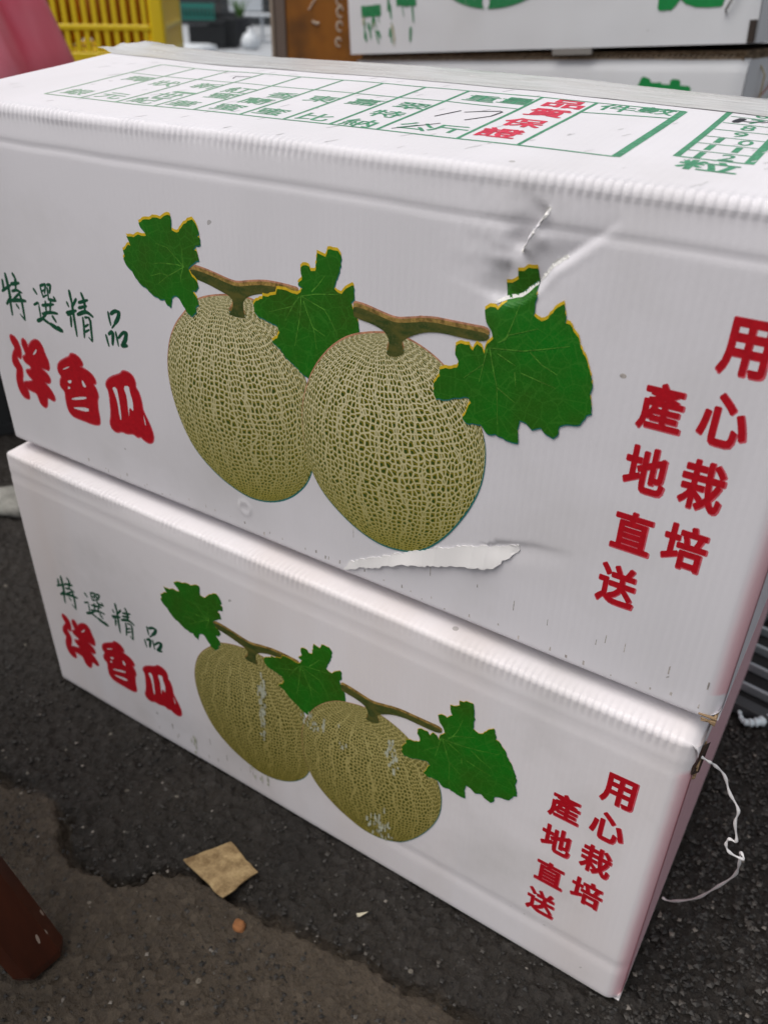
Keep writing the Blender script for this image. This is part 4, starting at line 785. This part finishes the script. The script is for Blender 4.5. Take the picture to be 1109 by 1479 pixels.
def prints_low(T, fy):
    P = FP(); P.char('健', (1.76, .56, 2.10, .90), .045, .001, 0); P.on('bold_lettering', GRN, T, fy)
    P = Print(); v = []
    for a, b, w_ in (((.10, .80), (.62, .98), .012), ((.06, .60), (.62, .80), .012), ((.06, .40), (.62, .58), .010)):
        P.add(*fill([stroke([a, b], w_, .9)], (), .05), .001, 0)
    for k in range(16): x = random.uniform(.08, .5); z = .66+.30*x+random.choice((0, .2))*0+random.uniform(0, .06); P.add(*fill([stroke([(x, z-.03), (x+random.uniform(-.01, .02), z+.02)], .008, .8)], (), .05), .0012, 1 if x > .25 else 0)
    vv = np.concatenate(P.v); hh = np.concatenate(P.h); P._mk('side_print', np.stack([SW+.022+hh*3, vv[:, 0], vv[:, 1]-.02], 1), [RLINE, PGRN], T, False)
    # twine round the carton's side
    MB().tube([(SW+.03, .22, .0), (SW+.034, .22, .5), (SW+.03, .22, .93), (SW-.02, .22, 1.0)], .005, 6).build('twine', mat('tan_twine', (.32, .26, .14), .8), T)
def prints_up(T, fy):
    P = FP(); v, f = glyph('健', .045); P.char('健', (1.85, .155, 2.20, .56), .045, .001, 0); P.on('bold_lettering', GRN, T, fy)
    P = FP(); pts = [(1.0+.43*math.cos(a), .52+.31*math.sin(a)) for a in np.linspace(0, 2*math.pi, 60)[:-1]]
    drop = [(.955+.022*math.cos(a)+.0*a, .245+.035*math.sin(a)) for a in np.linspace(0, 2*math.pi, 14)[:-1]]
    P.poly([pts], [drop], h=.001, step=.05); P.on('oval_emblem', GRN2, T, fy)
    P = FP(); r = random.Random(4)
    P.add(*fill([rag([(.10, .205), (.245, .21), (.245, .27), (.10, .268)], .002, .02, 1)], (), .05), .001, 0); P.add(*fill([rag([(.36, .255), (.50, .25), (.50, .30), (.36, .30)], .004, .02, 2)], (), .05), .001, 0)
    for _ in range(26):
        x = r.choice([r.uniform(.11, .16), r.uniform(.18, .22), r.uniform(.26, .34), r.uniform(.38, .48)]); z = r.uniform(.12, .30); P.add(*fill([stroke([(x, z), (x+r.uniform(-.01, .02), z-r.uniform(.03, .10))], r.uniform(.006, .02), .5)], (), .05), .0012, 0 if r.random() < .7 else 1)
    P.on('scratched_lettering', [GRN2, mat('rubbed_tan', (.42, .39, .27), .8)], T, fy)
    P = FP()
    for k in range(7): P.add(*fill([stroke([(1.44+.035*k, .30), (1.455+.035*k, .245+.012*(k % 2))], .012, .4)], (), .05), .001, 0)
    P.on('zigzag_print', GRN2, T, fy)
    sb = MB(); sb.tube([(2.445, -.004, .135), (2.448, -.022, .145), (2.48, -.03, .20), (2.505, -.022, .25), (2.508, -.004, .26)], .0065, 6).build('staple', mat('bright_staple_wire', (.62, .62, .62), .25, .5, Metallic=.9), T, smooth=True)
    vb = MB(); vb.box(SW+.006, SW+.037, -.004, .02, .003, .10).build('corner_notch', mat('dark_notch', (.035, .025, .02), .9), T)
    MB().box(1.50, 1.74, -.001+.0, .02, -.032, .004).build('clear_tape', mat('tape_over_gap', (.22, .21, .195), .2), T)
rz = SA
base_ = plain_carton('bottom white produce carton hidden under the stack behind the melon cartons', (*SL, 0), (0, 0, rz), SW, 1.5, .90, .90, 0, lambda T, fy: None, 'produce cartons stacked behind')
lowc = plain_carton('lower white produce carton with a bold green character below its open lid edge', (*SL, .935), (0, 0, rz), SW, 1.5, .865, 1.01, 0, prints_low, 'produce cartons stacked behind')
upc = plain_carton('upper white produce carton with a green oval emblem and a wire staple', (SL[0]-.02*ex.x, SL[1]-.03, 1.836), (0, math.radians(-3.95), rz), SW+.04, 1.5, .95, .95, 0, prints_up, 'produce cartons stacked behind')

# ================================================================ yellow crates
YP = mat('yellow_plastic', (.80, .60, .015), .38, .5); YP.node_tree.nodes['Principled BSDF'].inputs['Subsurface Weight'].default_value = 0
ORG = mat('orange_fruit_skin', (.42, .16, .02), .6)
def crate(label, loc, rot):
    T = thing('plastic_crate', label, 'crate', loc, rot, 'yellow slatted crates stacked at the back')
    w_, d_, h_ = 2.5, 1.7, 1.62; th = .05
    def rail(nm, z0, z1):
        b = MB(); b.box(-w_+.12, -.12, 0, th, z0, z1, .008).box(-w_+.12, -.12, d_-th, d_, z0, z1, .008).box(-th, 0, .12, d_-.12, z0, z1, .008).box(-w_, -w_+th, .12, d_-.12, z0, z1, .008); b.build(nm, YP, T)
    rail('rim', 1.46, h_); rail('rail', .90, .945); rail('rail', .555, .60); rail('rail', .24, .285); rail('base_rim', .0, .085)
    for x, y in ((-.12, 0), (-w_, 0), (-.12, d_-.12), (-w_, d_-.12)): MB().box(x, x+.12, y-.004, y+.124, 0, h_+.005, .02).build('corner_post', YP, T)
    MB().box(-w_+.02, -.02, .02, d_-.02, .03, .06).build('floor', YP, T)
    sf = None
    n = 29
    for k in range(n):
        x = -.12-(w_-.24)*(k+.5)/n
        for y in (.006, d_-.046):
            if sf is None: sf = MB().box(-.018, .018, 0, .05, .085, 1.46).build('slat', YP, T); sf.location = (x*U, y*U, 0)
            else: o = sf.copy(); C.objects.link(o); o.parent = T; o.location = (x*U, y*U, 0)
    for k in range(18):
        y = .12+(d_-.24)*(k+.5)/18
        for x in (-.046, -w_+.006):
            o = sf.copy(); C.objects.link(o); o.parent = T; o.location = ((x+.02)*U, (y-.02)*U, 0)
    return T
cr = (-3.50, 4.31); ca = math.radians(40)
crate('lower yellow slatted crate on the ground under the other yellow crate', (*cr, 0), (0, 0, ca))
crate('upper yellow slatted crate stacked at the back behind the pink plastic bag', (*cr, 1.64), (0, 0, ca))
# melons in the upper crate
o1 = None
ORD = ('first', 'second', 'third', 'fourth')
for k, (a, b) in enumerate(((-.45, .42), (-1.05, .42), (-1.62, .44), (-2.12, .42), (-.48, 1.15), (-1.06, 1.2), (-1.6, 1.15), (-2.1, 1.2))):
    p = Matrix.Rotation(ca, 3, 'Z') @ Vector((a, b, 0)); x, y = cr[0]+p.x, cr[1]+p.y
    if o1 is None:
        o1 = MB().lathe([(.02, -.33), (.16, -.29), (.25, -.18), (.285, 0), (.25, .17), (.16, .29), (.02, .32)], 0, 0, 18).build('orange_squash', ORG, smooth=True); o = o1
    else: o = o1.copy(); C.objects.link(o)
    o.location = Vector((x, y, 1.64+.06+.33))*U; tag(o, 'orange fruit inside the upper yellow crate, '+ORD[k % 4]+' from right in the '+('front' if k < 4 else 'back')+' row', 'fruit', 'orange fruit in the yellow crate')

# ================================================================ pink plastic bag
PB = mat('pink_plastic_film', (.66, .06, .12), .28, .5); t = NT(PB); q = t.tc.outputs['Object']
n1 = t.noise(t.mapping(q, (7, 7, 1.6)), 1, 3, .55); t.link(t.mix(t.ramp(n1, [(.44, (0, 0, 0)), (.66, (1, 1, 1))]), (.55, .01, .05), (.80, .22, .28)), 'Base Color')
PB.node_tree.nodes['Principled BSDF'].inputs['Transmission Weight'].default_value = .0
def bag():
    T = thing('plastic_bag', 'big pink plastic bag with a gathered top resting on a black basket at the left', 'bag', (-2.65, 1.37, 1.24))
    prof = [(.45, 1.245), (.72, 1.27), (.90, 1.42), (.985, 1.65), (.98, 1.85), (.88, 2.15), (.74, 2.4), (.55, 2.7), (.34, 3.0), (.16, 3.2), (.10, 3.3), (.17, 3.42), (.30, 3.6)]
    P = []
    for (r0, z0), (r1, z1) in zip(prof, prof[1:]):
        for k in range(4): P.append((r0+(r1-r0)*k/4, z0+(z1-z0)*k/4-1.24))
    P.append((prof[-1][0], prof[-1][1]-1.24))
    fn = lambda a, z: 1+.045*min(1, z/1.2)*math.sin(9*a+1.3*math.sin(2*a)+.5*z)+.03*math.sin(17*a+z)*min(1, z/2)+.02*noise.noise(Vector((math.cos(a)*2, math.sin(a)*2, z*1.5)))
    MB().lathe(P, 0, 0, 150, fn).build('film', PB, T, smooth=True)
    MB().tube([(.11*math.cos(a), .11*math.sin(a), 2.06+.01*math.sin(a)) for a in np.linspace(0, 6.28, 20)], .02, 6).build('tie', STR, T)
bag()

# ================================================================ timber post behind the cartons
TW = mat('orange_brown_timber', (.30, .13, .02), .5, .4); t = NT(TW); q = t.tc.outputs['Object']
n1 = t.noise(t.mapping(q, (22, 22, 4)), 1, 5, .65); n2 = t.noise(t.mapping(q, (9, 9, 9)), 1, 3, .6)
t.link(t.mix(t.ramp(n2, [(.45, (0, 0, 0)), (.68, (1, 1, 1))]), t.mix(n1, (.24, .080, .006), (.42, .165, .018)), (.06, .030, .012)), 'Base Color'); t.bump(n1, .3, .002)
GW = mat('grey_weathered_timber', (.17, .13, .105), .8)
pz = thing('timber_cabinet', 'orange brown timber cabinet standing between the yellow crate and the white cartons', 'cabinet', (-2.23, 4.12, 0), (0, 0, math.radians(35)))
MB().box(.113, 1.02, 0, .9, 0, 3.4, .008).build('cabinet_body', TW, pz)
MB().box(.0, .025, -.015, .9, 0, 3.45, .005).build('edge_strip', mat('pale_worn_edge', (.34, .28, .22), .7), pz); MB().box(.028, .110, -.006, .89, 0, 3.42, .008).build('side_board', GW, pz)
P = MB(); r = random.Random(2); CH = mat('chalk_marks', (.55, .46, .36), .9)
for cx, cz, rr in ((.50, 2.13, .020), (.505, 2.06, .022), (.50, 1.97, .020), (.49, 1.87, .018)):
    P.tube([(cx+rr*math.cos(a), -.003, cz+rr*1.5*math.sin(a)) for a in np.linspace(.3, 5.4, 12)], .007, 5)
P.tube([(.30, -.003, 2.0), (.33, -.003, 1.985), (.35, -.003, 1.99)], .010, 5); P.tube([(.28, -.003, 2.07), (.30, -.003, 2.1), (.33, -.003, 2.14)], .005, 5)
P.build('chalk_mark', CH, pz)

# ================================================================ far side of the lane
def at(px_az, D): a = math.radians(px_az); return (2.221+D*math.sin(a), -1.278+D*math.cos(a))
def facing(az): return math.radians(-az)
DK = mat('black_plastic', (.018, .020, .022), .5); TL = mat('teal_plastic', (.02, .20, .16), .45); GY = mat('grey_wall_paint', (.04, .045, .048), .8); PAV = .15
def dark_basket(label, az, D, w_, d_, h_, m, rows=3):
    x, y = at(az, D); T = thing('slatted_basket', label, 'basket', (x, y, PAV), (0, 0, facing(az)), None)
    b = MB(); b.box(-w_/2, w_/2, 0, .06, h_-.12, h_).box(-w_/2, w_/2, d_-.06, d_, h_-.12, h_).box(-w_/2, -w_/2+.06, .062, d_-.062, h_-.12, h_).box(w_/2-.06, w_/2, .062, d_-.062, h_-.12, h_); b.build('rim', m, T)
    MB().box(-w_/2, w_/2, 0, d_, 0, .06).build('floor', m, T); n = 9; s0 = None
    for k in range(n):
        x0 = -w_/2+.02+(w_-.1)*k/(n-1)
        for yy in (.005, d_-.055):
            if s0 is None: s0 = MB().box(0, .06, 0, .05, .06, h_-.12).build('slat', m, T); o = s0
            else: o = s0.copy(); C.objects.link(o); o.parent = T
            o.location = (x0*U, yy*U, 0)
    MB().box(-w_/2+.08, w_/2-.08, .09, d_-.09, .07, h_-.2).build('contents', DK, T)
    return T
dark_basket('black slatted basket across the lane, nearest the yellow crate', -43.3, 36, 1.35, 1.0, .95, DK)
dark_basket('teal plastic basket on top of the black basket across the lane', -43.7, 36, 1.2, .9, .5, TL)['label'] = 'teal plastic basket stacked on the black basket across the lane'
dark_basket('black slatted basket across the lane beside the plant pot', -42.35, 36.5, 1.1, 1.0, 1.15, DK)
dark_basket('black slatted basket on the ground under the pink plastic bag', -60, 4.75, 1.6, 1.6, 1.235, DK)
BK = [o for o in C.objects if o.get('label', '').endswith('under the pink plastic bag')][0]; BK.location = Vector((-1.97, .98, 0))*U
for o in C.objects:
    if o.get('label', '').startswith('teal'): o.location.z = (PAV+.955)*U
x, y = at(-41.3, 38.5); T = thing('plant_pot', 'dark plant pot with upright green leaves across the lane', 'potted plant', (x, y, PAV))
MB().lathe([(.34, 0), (.48, .9), (.52, .92), (.52, 1.0), (.46, 1.0), (.44, .92)], 0, 0, 22).build('pot', mat('charcoal_pot', (.035, .037, .042), .6), T, smooth=True)
LF = mat('strap_leaf_green', (.05, .13, .02), .5)
for k in range(11):
    a = k*2.4; b = MB(); n = 5; v = []
    for i in range(n+1):
        s_ = i/n; rr = .12+.55*s_**1.6; zz = .93+1.0*s_-.35*s_**3; wd = .05*(1-s_)+.008; px_, py_ = rr*math.cos(a), rr*math.sin(a); v += [(px_-wd*math.sin(a), py_+wd*math.cos(a), zz), (px_+wd*math.sin(a), py_-wd*math.cos(a), zz)]
    b.add(v, [(2*i, 2*i+1, 2*i+3, 2*i+2) for i in range(n)]); b.build('leaf', LF, T)
# white folding chair, a bundled sack and a bench in the shade
x, y = at(-40.5, 41); T = thing('white_chair', 'white plastic chair in the shade across the lane', 'chair', (x, y, PAV), (0, 0, facing(-40.5)+.4)); WP = mat('white_chair_plastic', (.60, .63, .66), .45)
MB().box(-.75, .75, -.7, .7, .95, 1.05, .03).build('seat', WP, T); MB().box(-.75, .75, .72, .80, 1.1, 2.2, .03).build('backrest', WP, T)
for sx in (-.65, .65):
    for sy in (-.6, .6): MB().tube([(sx, sy, 0), (sx*.95, sy*.95, .95)], .06, 6).build('leg', WP, T)
x, y = at(-40.75, 36); T = thing('white_sack', 'white knotted sack on the pavement beside the plant pot', 'sack', (x, y, PAV))
MB().lathe([(.15, 0), (.34, .08), (.36, .3), (.25, .5), (.08, .6), (.10, .72)], 0, 0, 18, lambda a, z: 1+.06*math.sin(7*a+z*4)).build('sack_body', WP, T, smooth=True)
x, y = at(-43.9, 34.3); lid = MB().lathe([(.3, 0), (.62, .02), (.68, .10), (.66, .22), (.45, .26), (.1, .27)], 0, 0, 28).build('wash_basin', WP, smooth=True); lid.location = Vector((x, y, PAV))*U; tag(lid, 'white upturned basin on the ground just right of the yellow crate', 'basin')
x, y = at(-40.0, 46); T = thing('market_bench', 'dark wooden market bench before the far wall', 'bench', (x, y, PAV), (0, 0, facing(-40)))
DW = mat('dark_bench_wood', (.05, .045, .042), .7)
MB().box(-2.2, 2.2, -.5, .5, 1.5, 1.62).build('bench_top', DW, T)
for sx in (-2.0, -.7, .7, 2.0): MB().box(sx-.08, sx+.08, -.4, .4, 0, 1.5).build('leg', DW, T)
# far shop wall with a roller shutter
x, y = at(-42, 58); T = thing('shop_wall', 'dark grey shop front wall with a closed roller shutter across the lane', 'wall', (x, y, PAV), (0, 0, facing(-42)))
MB().box(-20, -6.02, 0, 1, 0, 14).box(6.02, 20, 0, 1, 0, 14).box(-6.018, 6.018, 0, 1, 12.0, 14).build('wall', GY, T); sl0 = None
for k in range(24):
    if sl0 is None: sl0 = MB().box(-6, 6, .1, .2, .02, .48, .03).build('shutter_slat', mat('shutter_grey', (.030, .034, .037), .5), T); o = sl0
    else: o = sl0.copy(); C.objects.link(o); o.parent = T
    o.location = (0, 0, k*.5*U)
